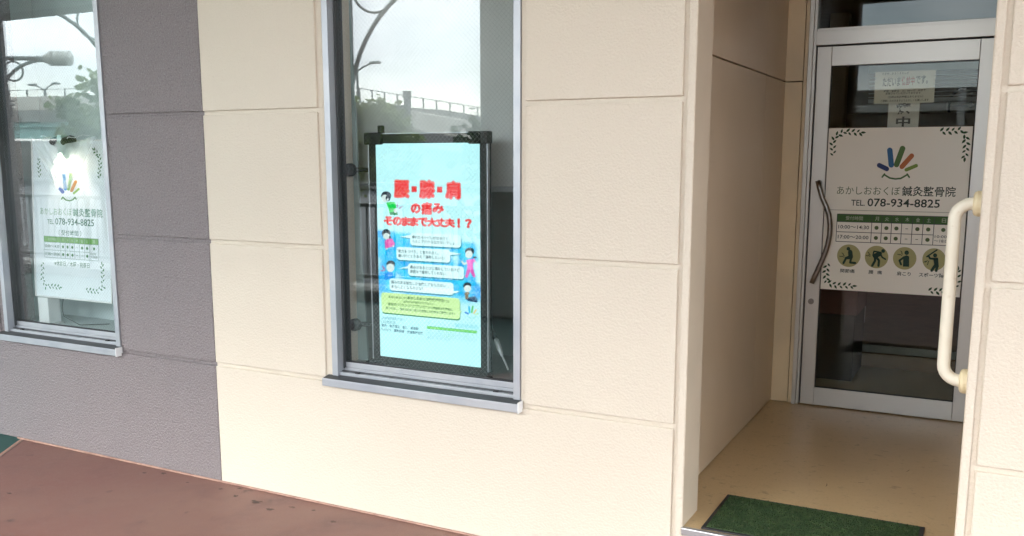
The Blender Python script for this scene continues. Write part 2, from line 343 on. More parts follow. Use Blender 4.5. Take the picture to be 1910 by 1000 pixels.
for z0, z1 in ((EZ0+.004, 2.002), (2.008, EZ1)):
    BX('side_panel', XP+.001, 2.343, YD-.006, YD+.03, z0, z1, m_panel2, bld, .0015)
BX('side_strip', 2.3475, 2.3685, YD-.012, YD+.03, EZ0+.002, EZ1, m_panel2, bld, .0015)
BX('panel_gap', XP, 2.36, YD+.031, YD+.05, EZ0, EZ1, m_black, bld)
fr = MB(); fr.box(2.3695, 2.392, YD-.03, YD+.08, EZ0+.001, EZ1); fr.box(2.392, 2.4065, YD-.012, YD+.07, EZ0+.001, EZ1)
fr.box(3.262, 3.30, YD-.03, YD+.08, EZ0+.001, EZ1)
fr.box(2.4065, 3.262, YD-.018, YD+.07, 2.1885, 2.262); fr.box(2.4067, 3.2618, YD-.004, YD+.069, 2.262, 2.277); fr.box(2.4065, 3.262, YD-.018, YD+.07, EZ1-.06, EZ1-.002)
fr.build('door_frame', m_door, bld, .0015)
BX('side_panel', 3.302, XPR, YD-.006, YD+.03, EZ0+.004, EZ1, m_panel2, bld, .0015)
BX('transom_pane', 2.4066, 3.2619, YD+.02, YD+.026, 2.277, EZ1-.06, m_dglass, bld)
door = link('door', None, bld); door.location = (0, 0, 0)
DY0, DY1 = YD-.012, YD+.028
BX('stile', 2.4145, 2.4885, DY0, DY1, EZ0+.006, 2.180, m_door, door, .002)
BX('stile', 3.1965, 3.256, DY0, DY1, EZ0+.006, 2.180, m_door, door, .002)
BX('rail', 2.489, 3.196, DY0+.0015, DY1, 2.079, 2.180, m_door, door, .002)
BX('rail', 2.489, 3.196, DY0+.0015, DY1, EZ0+.006, .318, m_door, door, .002)
BX('gasket', 2.407, 2.414, YD+.01, YD+.025, EZ0+.004, 2.188, m_black, door); BX('gasket', 2.407, 3.262, YD+.01, YD+.025, 2.181, 2.188, m_black, door)
gk = MB(); gk.box(2.4887, 2.492, YD-.004, YD+.012, .318, 2.079); gk.box(3.193, 3.1963, YD-.004, YD+.012, .318, 2.079); gk.box(2.492, 3.193, YD-.004, YD+.012, 2.075, 2.0792); gk.box(2.492, 3.193, YD-.004, YD+.012, .3178, .322)
gk.build('gasket', m_black, door)
BX('glass_pane', 2.492, 3.193, YD+.002, YD+.008, .322, 2.075, m_dglass, door)
hp = [(1525.5, 337), (1529, 352), (1534, 370), (1541, 385), (1546, 400), (1548.3, 420), (1547.5, 438), (1544, 456), (1538.5, 473), (1532, 488.6), (1525.5, 503), (1520, 515), (1514, 528)]
hpts = [Vector((P(a, b, YD-.065)[0], YD-.065, P(a, b, YD-.065)[1])) for a, b in hp]
MB().tube(hpts, .0135, 14).build('handle', m_chrome, door, smooth=True); hb = MB()
for q in (hpts[0], hpts[-1]):
    hb = MB()
    s = .012 if q is hpts[0] else -.012
    hb.tube([(q.x, q.y, q.z-s), (q.x, DY0-.001, q.z-s)], .0085, 10); hb.tube([(q.x, DY0-.008, q.z-s), (q.x, DY0-.0005, q.z-s)], .015, 14); hb.build('handle_mount', m_chrome, door)
lx, lz = P(1513, 562, DY0); lk = MB().tube([(lx, DY0-.010, lz), (lx, DY0-.0005, lz)], .016, 18).box(lx-.003, lx+.003, DY0-.0115, DY0-.0095, lz-.008, lz+.008)
lk.build('lock_cylinder', m_chrome, door)

# ---- room behind the door
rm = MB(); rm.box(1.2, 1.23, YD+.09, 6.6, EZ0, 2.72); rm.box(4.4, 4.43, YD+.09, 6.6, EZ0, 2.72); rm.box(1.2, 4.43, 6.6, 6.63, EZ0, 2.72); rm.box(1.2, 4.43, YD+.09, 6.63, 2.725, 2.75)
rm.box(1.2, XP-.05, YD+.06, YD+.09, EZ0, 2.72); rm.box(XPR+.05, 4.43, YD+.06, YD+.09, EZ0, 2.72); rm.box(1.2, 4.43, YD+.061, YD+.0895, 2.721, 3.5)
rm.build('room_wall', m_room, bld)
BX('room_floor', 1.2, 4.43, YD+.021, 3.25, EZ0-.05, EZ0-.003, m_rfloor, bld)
BX('raised_floor', 1.2, 4.43, 3.251, 6.6, EZ0-.05, EZ0+.14, m_wood, bld, .004)
BX('step_edge', 1.2, 4.43, 3.235, 3.252, EZ0+.10, EZ0+.15, m_bench, bld, .003)
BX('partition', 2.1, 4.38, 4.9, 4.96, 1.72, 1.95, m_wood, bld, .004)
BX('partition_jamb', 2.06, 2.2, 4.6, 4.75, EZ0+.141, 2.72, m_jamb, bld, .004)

# ---- canopy over the walkway
BX('canopy_slab', -14, 9, -5.1, .007, TOP, TOP+.22, m_ceil, bld)
BX('canopy_beam', -14, 9, -5.2, -4.8, TOP-.012, TOP+.55, m_conc, bld, .02)
for x in (-10.2, -5.7, -1.25, 3.75):
    BX('pillar', x, x+.55, -5.2, -4.7, .002, TOP-.013, m_pillar, bld, .02)

# ================================================================== FLAT PRINT: SIGN SHEETS AND THE DISPLAY
def zoom(ox, oy, s): return lambda a, b: (ox+a/s, oy+b/s)
_pm = {}
def ink(col, glow):
    k = (tuple(round(c, 4) for c in col), glow)
    if k not in _pm:
        _pm[k] = emis('display_colour', col) if glow else mat('printed_ink', col, .55, spec=.3)
    return _pm[k]
class Sheet:
    def __init__(s, root, parent, glow=False): s.m = root.matrix_basis.copy(); s.inv = s.m.inverted(); s.parent = parent; s.glow = glow
    def uv(s, q):
        d = ray(*q); o = s.m.translation; n = s.m.col[1].to_3d(); t = (o-CAM).dot(n)/d.dot(n)
        a = s.inv @ (CAM+d*t); return a.x, a.z
    def put(s, name, polys, col, layer):         # polys already in sheet coordinates
        b = MB()
        for p in polys: b.flat(p, -.0004*layer)
        return b.build(name, ink(col, s.glow), s.parent)
    def shape(s, name, pts, col, layer, z=lambda a, b: (a, b)): return s.put(name, [[s.uv(z(*q)) for q in pts]], col, layer)
    def ell(s, z, cx, cyy, rx, ry, n=22, rot=0):
        out = []
        for k in range(n):
            a = 2*math.pi*k/n; x, y = rx*math.cos(a), ry*math.sin(a)
            out.append(s.uv(z(cx+x*math.cos(rot)-y*math.sin(rot), cyy+x*math.sin(rot)+y*math.cos(rot))))
        return out
    def cap(s, z, p, q, r, n=7):
        a = Vector(p); b = Vector(q); t = (b-a).normalized(); w = Vector((-t.y, t.x)); out = []
        for c, s0 in ((b, 0), (a, 1)):
            for k in range(n):
                th = math.pi*k/(n-1); d = (w*math.cos(th)+t*math.sin(th))*(1 if s0 == 0 else -1); out.append(s.uv(z(*(c+d*r))))
        return out
    def line(s, z, pts, r): return [s.cap(z, p, q, r, 4) for p, q in zip(pts[:-1], pts[1:])]
    def rect(s, tl, tr, br, bl):                 # four photo corners -> true rectangle
        a, b, c, d = (s.uv(q) for q in (tl, tr, br, bl)); return (a[0]+d[0])/2, (b[0]+c[0])/2, (a[1]+b[1])/2, (c[1]+d[1])/2
    def rrect(s, x0, x1, z1, z0, r, n=5):
        out = []
        for cx, cz, a0 in ((x1-r, z1-r, 0), (x0+r, z1-r, 90), (x0+r, z0+r, 180), (x1-r, z0+r, 270)):
            for k in range(n): a = R(a0+90*k/(n-1)); out.append((cx+r*math.cos(a), cz+r*math.sin(a)))
        return out
    def text(s, body, l, r, h, col, layer, bold=0.0, name='lettering'):
        """fit the words between two photo points on their middle line, h photo pixels tall"""
        x0, za = s.uv(l); x1, zb = s.uv(r); m_ = ((l[0]+r[0])/2, (l[1]+r[1])/2)
        hh = abs(s.uv((m_[0], m_[1]-h/2))[1]-s.uv((m_[0], m_[1]+h/2))[1])
        return s.textbox(body, x0, x1, (za+zb)/2, hh, col, layer, bold, name)
    def textbox(s, body, x0, x1, zc, hh, col, layer, bold=0.0, name='lettering'):
        c = bpy.data.curves.new('lettering', 'FONT'); c.body = body; c.resolution_u = 2; c.offset = bold
        o = bpy.data.objects.new('lettering', c); COL.objects.link(o)
        me = bpy.data.meshes.new_from_object(o.evaluated_get(bpy.context.evaluated_depsgraph_get()))
        bpy.data.objects.remove(o); bpy.data.curves.remove(c)
        xs = [v.co.x for v in me.vertices]; zs = [v.co.y for v in me.vertices]
        ax, bx_, az, bz = min(xs), max(xs), min(zs), max(zs)
        for v in me.vertices:
            v.co = ((x0+(v.co.x-ax)/(bx_-ax)*(x1-x0)), -.0004*layer, zc+((v.co.y-az)/max(bz-az, 1e-6)-.5)*hh)
        me.materials.clear(); me.materials.append(ink(col, s.glow)); me.name = name
        return link(name, me, s.parent)
    def fat(s, body, l, r, h, col, layer, d, n):
        """heavy lettering: the outline spread by d photo pixels all round"""
        o = s.text(body, l, r, h, col, layer); me = o.data; e = abs(s.uv((l[0], l[1]-d))[1]-s.uv(l)[1])
        v0 = [v.co.copy() for v in me.vertices]; f0 = [tuple(p.vertices) for p in me.polygons]; b = MB(); b.add(v0, f0)
        for k in range(n):
            a = 2*math.pi*k/n; b.add([v+Vector((math.cos(a)*e, -.00001*(k+1), math.sin(a)*e)) for v in v0], f0)
        m2 = bpy.data.meshes.new('lettering'); m2.from_pydata(b.v, [], b.f); m2.materials.append(ink(col, s.glow)); o.data = m2
        return o
    def sprig(s, z, pts, col, layer, size, n=9):
        """a curved sprig of paired leaves along photo points"""
        P_ = [Vector(s.uv(z(*q))) for q in pts]; polys = []
        seg = [(b-a).length for a, b in zip(P_[:-1], P_[1:])]; tot = sum(seg)
        def at(t):
            d = t*tot
            for i, l in enumerate(seg):
                if d <= l or i == len(seg)-1: return P_[i].lerp(P_[i+1], d/l), (P_[i+1]-P_[i]).normalized()
                d -= l
        def leaf(c, d, L_):
            w = Vector((-d.y, d.x)); k = [(0, 0), (.3, .2), (.6, .2), (1, 0), (.6, -.2), (.3, -.2)]
            polys.append([tuple(c+d*(a*L_)+w*(b*L_)) for a, b in k])
        for i in range(n):
            c, d = at((i+.3)/n)
            for sg in (1, -1):
                a = R(48*sg); dd = Vector((d.x*math.cos(a)-d.y*math.sin(a), d.x*math.sin(a)+d.y*math.cos(a)))
                leaf(c+d*(0 if sg > 0 else tot/n*.42), dd, size*(.85+.3*random.random()))
        c, d = at(1); leaf(c, d, size*1.1)
        return s.put('leaf_sprig', polys, col, layer)
    def hours(s, x0, x1, z1, z0, colh, colt, coll, dot, layer=2, words=True, white=(.5, .56, .45)):
        fx = [0, .311, .398, .483, .570, .660, .750, .841, 1.0]; fz = [0, .275, .645, 1.0]
        X = [x0+(x1-x0)*f for f in fx]; Z = [z1-(z1-z0)*f for f in fz]
        s.put('table_header', [[(x0, Z[0]), (x1, Z[0]), (x1, Z[1]), (x0, Z[1])]], colh, layer)
        t = (x1-x0)*.0028; g_ = []
        def hl(a, b, zz): g_.append([(a, zz-t), (b, zz-t), (b, zz+t), (a, zz+t)])
        def vl(xx, a, b): g_.append([(xx-t, a), (xx+t, a), (xx+t, b), (xx-t, b)])
        for i, zz in enumerate(Z): hl(x0, x1 if i != 2 else X[7], zz)
        for xx in X: vl(xx, Z[0], Z[3])
        s.put('table_grid', g_, coll, layer+1)
        zh = (Z[0]+Z[1])/2; hh = (Z[0]-Z[1])
        s.textbox('受付時間', X[0]+(X[1]-X[0])*.25, X[0]+(X[1]-X[0])*.74, zh, hh*.52, white, layer+1)
        for i, ch in enumerate('月火水木金土日'):
            w = hh*.52; cx = (X[i+1]+X[i+2])/2; s.textbox(ch, cx-w*.45, cx+w*.45, zh, w, white, layer+1)
        rz = [(Z[1]+Z[2])/2, (Z[2]+Z[3])/2]; rh = Z[1]-Z[2]
        for zz, b in zip(rz, ('10:00～14:30', '17:00～20:00')): s.textbox(b, X[0]+(X[1]-X[0])*.05, X[1]-(X[1]-X[0])*.07, zz, rh*.36, colt, layer+1, .01)
        pat = ['ooo-oo', 'ooo--o']; dots = []
        for r_, zz in enumerate(rz):
            for i, ch in enumerate(pat[r_]):
                cx = (X[i+1]+X[i+2])/2; q = rh*.19
                if ch == 'o': dots.append([(cx+q*math.cos(2*math.pi*k/16), zz+q*math.sin(2*math.pi*k/16)) for k in range(16)])
                else: g2 = [(cx-q*.6, zz-q*.14), (cx+q*.6, zz-q*.14), (cx+q*.6, zz+q*.14), (cx-q*.6, zz+q*.14)]; dots.append(g2)
        cx = (X[7]+X[8])/2; q = rh*.19; dots.append([(cx+q*math.cos(2*math.pi*k/16), rz[0]+q*math.sin(2*math.pi*k/16)) for k in range(16)])
        for d_ in dots: s.put('table_dot', [d_], dot, layer+1)
        s.textbox('10:00', X[7]+(X[8]-X[7])*.08, X[7]+(X[8]-X[7])*.70, Z[2]-rh*.14, rh*.26, colt, layer+1)
        s.textbox('～18:00', X[7]+(X[8]-X[7])*.05, X[7]+(X[8]-X[7])*.86, Z[2]-rh*.55, rh*.28, colt, layer+1)
    def logo(s, z, caps, smile, ticks, cols, r, layer=2):
        for (a, b), c, rr in zip(caps, cols[:5], r): s.put('logo_finger', [s.cap(z, a, b, rr, 9)], c, layer)
        s.put('logo_smile', s.line(z, smile, r[5])+s.line(z, ticks[0], r[5])+s.line(z, ticks[1], r[5]), cols[5], layer)

# ---- sign sheet on the door
DS = thing('door_sign', (2.84, YD-.0035, .872), 'white clinic sign sheet with hours table and four round icons on entrance door', 'sign')
sx0, sx1, sz0, sz1 = 2.4925, 3.190, .878, 1.752
sh = MB().box(sx0-2.84, sx1-2.84, 0, .0035, sz0-.872, sz1-.872).build('sheet', mat('white_sheet', (.90, .86, .77), .5, var=[(2, 3, (.87, .83, .74), .4, .7)]), DS)
S = Sheet(DS, sh); zA = zoom(1500, 220, 2.942); zB = zoom(1530, 390, 6.668)
DG = (.028, .075, .028); TX = (.03, .05, .038)
S.sprig(zA, [(160, 215), (158, 150), (172, 100), (215, 78), (310, 80)], DG, 1, .025, 9)
S.sprig(zA, [(735, 75), (800, 73), (850, 68), (885, 95), (890, 150), (882, 215)], DG, 1, .025, 9)
S.sprig(zA, [(130, 790), (118, 850), (125, 905), (180, 920), (262, 922)], DG, 1, .025, 9)
S.sprig(zA, [(672, 948), (740, 952), (815, 950), (838, 905), (843, 840)], DG, 1, .025, 9)
LOGO = [(.03, .05, .16), (.03, .13, .30), (.09, .17, .05), (.50, .16, .06), (.20, .30, .06), (.08, .17, .06)]
S.logo(zA, [((412, 260), (453, 280)), ((470, 178), (478, 258)), ((540, 168), (507, 256)), ((590, 208), (536, 268)), ((615, 262), (560, 285))],
       [(440, 312), (470, 330), (500, 335), (530, 332), (565, 312)], [[(428, 325), (441, 308)], [(577, 326), (565, 308)]], LOGO, [13, 15, 15, 13, 9.5, 4.5])
S.text('あかしおおくぼ', zA(180, 397), zA(527, 402), 15.5, (.10, .16, .065), 1, .0)
S.text('鍼灸整骨院', zA(537, 403), zA(832, 405), 19, TX, 1, .012)
S.text('TEL.', zA(258, 466), zA(333, 466), 11, TX, 1, .012); S.text('078-934-8825', zA(347, 465), zA(745, 470), 15.5, TX, 1, .014)
q = S.uv(zA(140, 505)); q2 = S.uv(zA(890, 521)); zz = (q[1]+q2[1])/2
S.put('seam_line', [[(sx0-2.84, zz-.001), (sx1-2.84, zz-.001), (sx1-2.84, zz+.001), (sx0-2.84, zz+.001)]], (.18, .16, .13), 1)
x0, x1, z1, z0 = S.rect(zB(212, 62), zB(1660, 97), zB(1640, 460), zB(195, 400))
S.hours(x0, x1, z1, z0, (.045, .115, .028), TX, (.06, .07, .055), (.085, .13, .05), 1, white=(.45, .50, .38))
for cx, cyy in ((355, 580), (700, 597), (1050, 613), (1415, 628)): S.put('icon_disc', [S.ell(zB, cx, cyy, 146, 140, 36)], (.40, .37, .165), 1)
ID = (.012, .045, .032)
S.put('icon_figure', [S.ell(zB, 350, 494, 23, 23)]+S.line(zB, [(372, 530), (380, 600)], 28)+S.line(zB, [(385, 610), (320, 612), (288, 672)], 14)+S.line(zB, [(385, 600), (372, 665), (436, 672)], 14)+S.line(zB, [(355, 535), (360, 585), (312, 604)], 7)
      + S.line(zB, [(268, 545), (290, 560), (283, 572), (303, 585)], 4)+S.line(zB, [(240, 585), (262, 592), (270, 586), (296, 600)], 4), ID, 2)
S.put('icon_figure', [S.ell(zB, 782, 522, 24, 24)]+S.line(zB, [(740, 555), (680, 585)], 30)+S.line(zB, [(680, 600), (683, 640), (646, 705)], 15)+S.line(zB, [(690, 590), (730, 640), (724, 706)], 15)+S.line(zB, [(750, 560), (770, 600), (812, 625)], 10)+S.line(zB, [(730, 535), (668, 525), (655, 575)], 9)
      + S.line(zB, [(592, 535), (610, 550), (604, 562), (625, 572)], 4)+S.line(zB, [(568, 575), (590, 584), (598, 577), (622, 588)], 4), ID, 2)
S.put('icon_figure', [S.ell(zB, 1075, 543, 28, 28), [S.uv(zB(*p)) for p in ((1032, 590), (1075, 575), (1106, 590), (1104, 718), (1028, 716))]]+S.line(zB, [(1035, 605), (985, 640), (1005, 690)], 13)
      + S.line(zB, [(1000, 520), (1018, 538), (1010, 548), (1026, 562)], 4)+S.line(zB, [(962, 562), (985, 570), (992, 564), (1016, 578)], 4), ID, 2)
S.put('icon_figure', [S.ell(zB, 1428, 576, 25, 25), [S.uv(zB(*p)) for p in ((1405, 610), (1465, 605), (1475, 720), (1420, 705))]]+S.line(zB, [(1430, 700), (1385, 765)], 18)+S.line(zB, [(1455, 710), (1442, 768)], 17)+S.line(zB, [(1450, 622), (1365, 615), (1345, 580)], 12)+S.line(zB, [(1325, 593), (1452, 508)], 9)
      + S.line(zB, [(1285, 662), (1312, 650), (1308, 662), (1332, 640)], 4)+S.line(zB, [(1330, 695), (1342, 672), (1338, 668), (1352, 645)], 4), ID, 2)
for b, l, r, h in (('関節痛', (248, 768), (428, 772), 50), ('腰', (600, 784), (660, 785), 48), ('痛', (707, 788), (768, 789), 48), ('肩こり', (952, 802), (1125, 808), 52), ('スポーツ障害', (1226, 818), (1600, 832), 56)):
    S.text(b, zB(*l), zB(*r), h/6.668, TX, 1, .014)

# ---- notices taped inside the door
YN = YD+.012
def notice(name, px4, label, thick=.0015, col=(.84, .84, .79)):
    a = [P(*q, YN) for q in px4]; x0_, x1_ = (a[0][0]+a[3][0])/2, (a[1][0]+a[2][0])/2; z1_, z0_ = (a[0][1]+a[1][1])/2, (a[2][1]+a[3][1])/2
    t = thing(name, ((x0_+x1_)/2, YN if name != 'vertical_notice' else YN+.004, z0_), label, 'notice'); w = (x1_-x0_)/2
    o = MB().box(-w, w, 0, thick, 0, z1_-z0_).build('paper', mat('paper', col, .6, var=[(5, 3, tuple(c*.93 for c in col), .4, .7)]), t)
    return Sheet(t, o)
zN = zoom(1540, 110, 6.367)
S = notice('closed_notice', [zN(583, 158), zN(1305, 130), zN(1292, 505), zN(578, 545)], 'white notice with red and black writing behind the glass above door sign')
S.text('大変申し訳ありませんが', zN(670, 182), zN(990, 162), 4.6, TX, 1, .01); S.text('ただいま', zN(678, 283), zN(888, 262), 17, (.02, .022, .02), 1, .02)
S.text('休診中', zN(902, 268), zN(1058, 252), 17, (.40, .03, .025), 1, .02); S.text('です。', zN(1070, 250), zN(1215, 240), 16, (.02, .022, .02), 1, .02)
S.text('时間・金曜日　15：00～17：00まで'.replace('时', '時'), zN(690, 392), zN(1190, 362), 4.6, TX, 1, .01); S.text('診察させていただいております', zN(712, 418), zN(1130, 396), 4.4, TX, 1, .01)
S.text('（日曜は休診時間はありません）', zN(740, 462), zN(1158, 436), 4.6, TX, 1, .01); S.text('ご理解いただきますようよろしくお願いします', zN(652, 510), zN(1225, 476), 4.6, TX, 1, .01)
S = notice('vertical_notice', [zN(745, 480), zN(1118, 470), zN(1100, 830), zN(735, 838)], 'upright white strip with large grey characters between notice and door sign', col=(.78, .79, .80))
S.text('療', zN(832, 590), zN(1012, 585), 22, (.05, .05, .055), 1, .03); S.text('中', zN(835, 745), zN(1005, 745), 19, (.06, .06, .065), 1, .03)

# ---- leaning sign panel in the left window
tilt = math.atan(.05/.86)
LP = link('window_sign_panel', None); LP.location = (-1.13, .135, .667); LP.rotation_euler = (-tilt, 0, 0); bpy.context.view_layer.update()
tag(LP, 'white upright clinic sign panel with phone number and hours table leaning in left window', 'sign')
S = Sheet(LP, None)
tl, tr, br, bl = S.uv((59.4, 264.6)), S.uv((190, 264)), S.uv((208, 564.7)), S.uv((68.4, 549.6))
lx0, lx1, lz1, lz0 = (tl[0]+bl[0])/2, br[0], tl[1], (bl[1]+br[1])/2
m_lsheet = mat('matt_white_sheet', (.84, .88, .91), .5, var=[(3, 3, (.81, .85, .88), .4, .7)])
sh = MB().box(lx0, lx1, 0, .022, lz0, lz1).build('sheet', m_lsheet, LP, .003); S.parent = sh
ed = MB(); ed.box(lx0-.008, lx0-.0005, -.004, .024, lz0-.008, lz1+.008); ed.box(lx1+.0005, lx1+.008, -.004, .024, lz0-.008, lz1+.008); ed.box(lx0, lx1, -.004, .024, lz1+.0005, lz1+.008); ed.box(lx0, lx1, -.004, .024, lz0-.008, lz0-.0005)
ed.build('panel_edging', m_white, LP, .002)
zc, zd = zoom(50, 250, 5.882), zoom(50, 400, 5.882); PG = (.05, .20, .085)
S.sprig(zc, [(145, 490), (140, 400), (130, 300), (150, 220), (190, 165)], (.04, .14, .05), 1, .021, 8)
S.sprig(zc, [(800, 500), (795, 420), (805, 330), (790, 230), (740, 180)], (.06, .17, .07), 1, .021, 8)
S.sprig(zd, [(172, 508), (175, 600), (170, 700), (205, 780), (360, 800)], PG, 1, .021, 10)
S.sprig(zd, [(640, 830), (760, 845), (830, 800), (835, 680), (825, 560)], PG, 1, .021, 10)
S.logo(zc, [((365, 595), (395, 635)), ((408, 445), (424, 605)), ((484, 445), (458, 605)), ((537, 525), (492, 622)), ((570, 605), (518, 650))],
       [(398, 695), (430, 725), (470, 733), (505, 723), (528, 698)], [[(382, 715), (398, 692)], [(542, 715), (528, 694)]],
       [(.05, .10, .36), (.03, .22, .55), (.22, .42, .10), (.70, .30, .08), (.28, .46, .08), (.09, .27, .07)], [20, 17, 17, 17, 12, 7])
S.text('あかしおおくぼ', zc(145, 840), zc(492, 860), 13.5, (.16, .34, .18), 1); S.text('鍼灸整骨院', zc(505, 860), zc(832, 872), 16, (.10, .26, .17), 1, .012)
S.text('TEL.', zd(225, 78), zd(300, 82), 9, PG, 1, .012); S.text('078-934-8825', zd(312, 78), zd(738, 92), 13, (.05, .17, .11), 1, .014)
S.text('（ 受付時間 ）', zd(350, 200), zd(598, 210), 10.5, (.05, .17, .11), 1, .01)
x0, x1, z1, z0 = S.rect(zd(190, 236), zd(787, 270), zd(790, 510), zd(195, 468))
S.hours(x0, x1, z1, z0, (.14, .36, .06), (.07, .2, .13), (.25, .36, .32), (.06, .22, .07), 1, white=(.5, .66, .42))
S.text('※休診日／木曜・祝祭日', zd(303, 535), zd(688, 562), 10, (.06, .20, .12), 1, .01)
# panel stand, cable and clip lamp in the left window
a = P(73, 560, .15); b_ = P(94, 590, .15)
ST = thing('panel_stand', ((a[0]+b_[0])/2, .17, .6555), 'white square block under the leaning sign panel in left window', 'stand')
w = (b_[0]-a[0])/2; MB().box(-w, w, -.03, .05, 0, lz0+.667-.6555-.012).build('block', m_white, ST, .004); MB().box(-w-.02, w+.02, -.035, .055, 0, .008).build('foot', m_white, ST, .002)
pc = [P3(118, 556, .19), P3(116.5, 570, .18), P3(117, 580, .17), P3(119, 590, .16)]
o = MB().tube([(p.x, p.y, p.z) for p in pc]+[(pc[-1].x+.08, .2, .659), (pc[-1].x+.2, .3, .659)], .0022, 6).build('sign_cable', m_bplast); tag(o, 'thin black cable hanging below the sign panel in left window', 'cable')
c0 = P3(112, 268, .12)
CL = thing('clip_lamp', (c0.x, c0.y, c0.z), 'lit clip lamp with two black sockets and crumpled clear film above left window sign', 'lamp')
for px_ in (104, 125):
    p = P3(px_, 264, .13); d = Vector((p.x-c0.x, p.y-c0.y, p.z-c0.z))
    MB().tube([d+Vector((0, .045, .012)), d+Vector((0, .03, .008)), d+Vector((0, -.012, -.006)), d+Vector((0, -.02, -.012))], [.018, .027, .027, .022], 16).build('socket', m_bplast, CL)
for sgn in (-1, 1):
    MB().tube([(.04*sgn, .0, .01), (.07*sgn, 0, .035), (.11*sgn, .01, .03), (.16*sgn, .02, .045), (.2*sgn, .03, .04)], .0022, 6).build('wire', m_white, CL)
MB().box(-.02, .02, -.005, .04, -.08, .045).build('clamp', mat('pale_green_clamp', (.35, .48, .44), .4), CL, .004)
film = bpy.data.materials.new('clear_film'); film.use_nodes = True; ft = film.node_tree; fb = ft.nodes['Principled BSDF']
fb.inputs['Base Color'].default_value = (.85, .9, .9, 1); fb.inputs['Roughness'].default_value = .3; fb.inputs['Alpha'].default_value = .38
vf = MB(); n = 15; rows = 7
for j in range(rows):
    t_ = j/(rows-1)
    for i in range(n):
        u_ = i/(n-1)*2-1; wd = .27*(1-t_*.8)
        vf.v.append((u_*wd+random.uniform(-.006, .006)+.05*(1-t_)*.6, -.005+random.uniform(-.008, .008), .0-.24*t_+.035*abs(u_)*(1-t_)+random.uniform(-.008, .008)))
for j in range(rows-1):
    for i in range(n-1): vf.f.append((j*n+i, j*n+i+1, (j+1)*n+i+1, (j+1)*n+i))
vf.build('film', film, CL)
bulb = MB()
for j in range(7):
    th = math.pi*j/6
    for i in range(12): bulb.v.append((.017*math.sin(th)*math.cos(i*math.pi/6), .012+.017*math.sin(th)*math.sin(i*math.pi/6), -.105+.024*math.cos(th)))
for j in range(6):
    for i in range(12): bulb.f.append((j*12+i, j*12+(i+1) % 12, (j+1)*12+(i+1) % 12, (j+1)*12+i))
bulb.build('bulb', mat('lit_bulb', (1, .9, .75), .5, emit=((1, .86, .66), 3.0)), CL, smooth=True)
ld = bpy.data.lights.new('clip_lamp_light', 'SPOT'); ld.energy = .75; ld.color = (1, .87, .7); ld.spot_size = R(95); ld.spot_blend = .5; ld.shadow_soft_size = .015
lo = bpy.data.objects.new('clip_lamp_light', ld); COL.objects.link(lo); lo.location = (c0.x, c0.y-.012, c0.z-.055)
lo.rotation_euler = Vector((0, -.42, 1)).to_track_quat('Z', 'Y').to_euler()

# ---- display monitor in the middle window
YS = .125
DM = thing('display_monitor', (1.18, YS, .6565), 'upright black display monitor glowing with pale blue poster in middle window', 'monitor')
S = Sheet(DM, None, True)
x0, x1, z1, z0 = S.rect((700, 268), (895.5, 266), (897.5, 686.7), (710.4, 663))
scr = bpy.data.materials.new('display_picture'); scr.use_nodes = True; t = scr.node_tree; t.nodes.clear()
def sn(k): return t.nodes.new(k)
tcn = sn('ShaderNodeTexCoord'); sep = sn('ShaderNodeSeparateXYZ'); t.links.new(tcn.outputs['Object'], sep.inputs[0])
no = sn('ShaderNodeTexNoise'); no.inputs['Scale'].default_value = 7; no.inputs['Detail'].default_value = 5; t.links.new(tcn.outputs['Object'], no.inputs['Vector'])
no2 = sn('ShaderNodeTexNoise'); no2.inputs['Scale'].default_value = 16; no2.inputs['Detail'].default_value = 4; t.links.new(tcn.outputs['Object'], no2.inputs['Vector'])
def mm(op, a, b=None, c=None):
    n = sn('ShaderNodeMath'); n.operation = op; n.use_clamp = op in ('MULTIPLY_ADD',)
    for i, v in enumerate((a, b, c)):
        if v is None: continue
        if isinstance(v, (int, float)): n.inputs[i].default_value = v
        else: t.links.new(v, n.inputs[i])
    return n.outputs[0]
zb1 = S.uv((705, 425))[1]; zb0 = S.uv((705, 545))[1]
up_ = mm('MULTIPLY_ADD', mm('SUBTRACT', zb1, mm('ADD', sep.outputs[2], mm('MULTIPLY', mm('SUBTRACT', sep.outputs[0], x0), .08))), 60, 0.0)
dn_ = mm('MULTIPLY_ADD', mm('SUBTRACT', sep.outputs[2], zb0-.03), 22, 0.0)
bl_ = mm('MULTIPLY_ADD', mm('SUBTRACT', mm('ADD', no.outputs['Fac'], mm('MULTIPLY', mm('SUBTRACT', .18, mm('ABSOLUTE', mm('SUBTRACT', sep.outputs[0], -.04))), .5)), .40), 11, 0.0)
msk = mm('MULTIPLY', mm('MULTIPLY', up_, dn_), bl_)
rm1 = sn('ShaderNodeValToRGB'); rm1.color_ramp.elements[0].color = (.0, .36, .82, 1); rm1.color_ramp.elements[0].position = .36; rm1.color_ramp.elements[1].color = (.03, .64, .93, 1); rm1.color_ramp.elements[1].position = .62
t.links.new(no2.outputs['Fac'], rm1.inputs[0])
mxc = sn('ShaderNodeMix'); mxc.data_type = 'RGBA'; mxc.inputs['A'].default_value = (.50, .90, .93, 1); t.links.new(rm1.outputs[0], mxc.inputs['B']); t.links.new(msk, mxc.inputs['Factor'])
em = sn('ShaderNodeEmission'); em.inputs[1].default_value = 1.3/GAIN; t.links.new(mxc.outputs['Result'], em.inputs[0]); ou = sn('ShaderNodeOutputMaterial'); t.links.new(em.outputs[0], ou.inputs[0])
sc_ = MB().box(x0, x1, 0, .004, z0, z1).build('screen', scr, DM); S.parent = sc_
bz = MB(); BW, BT, BB = .034, .040, .055
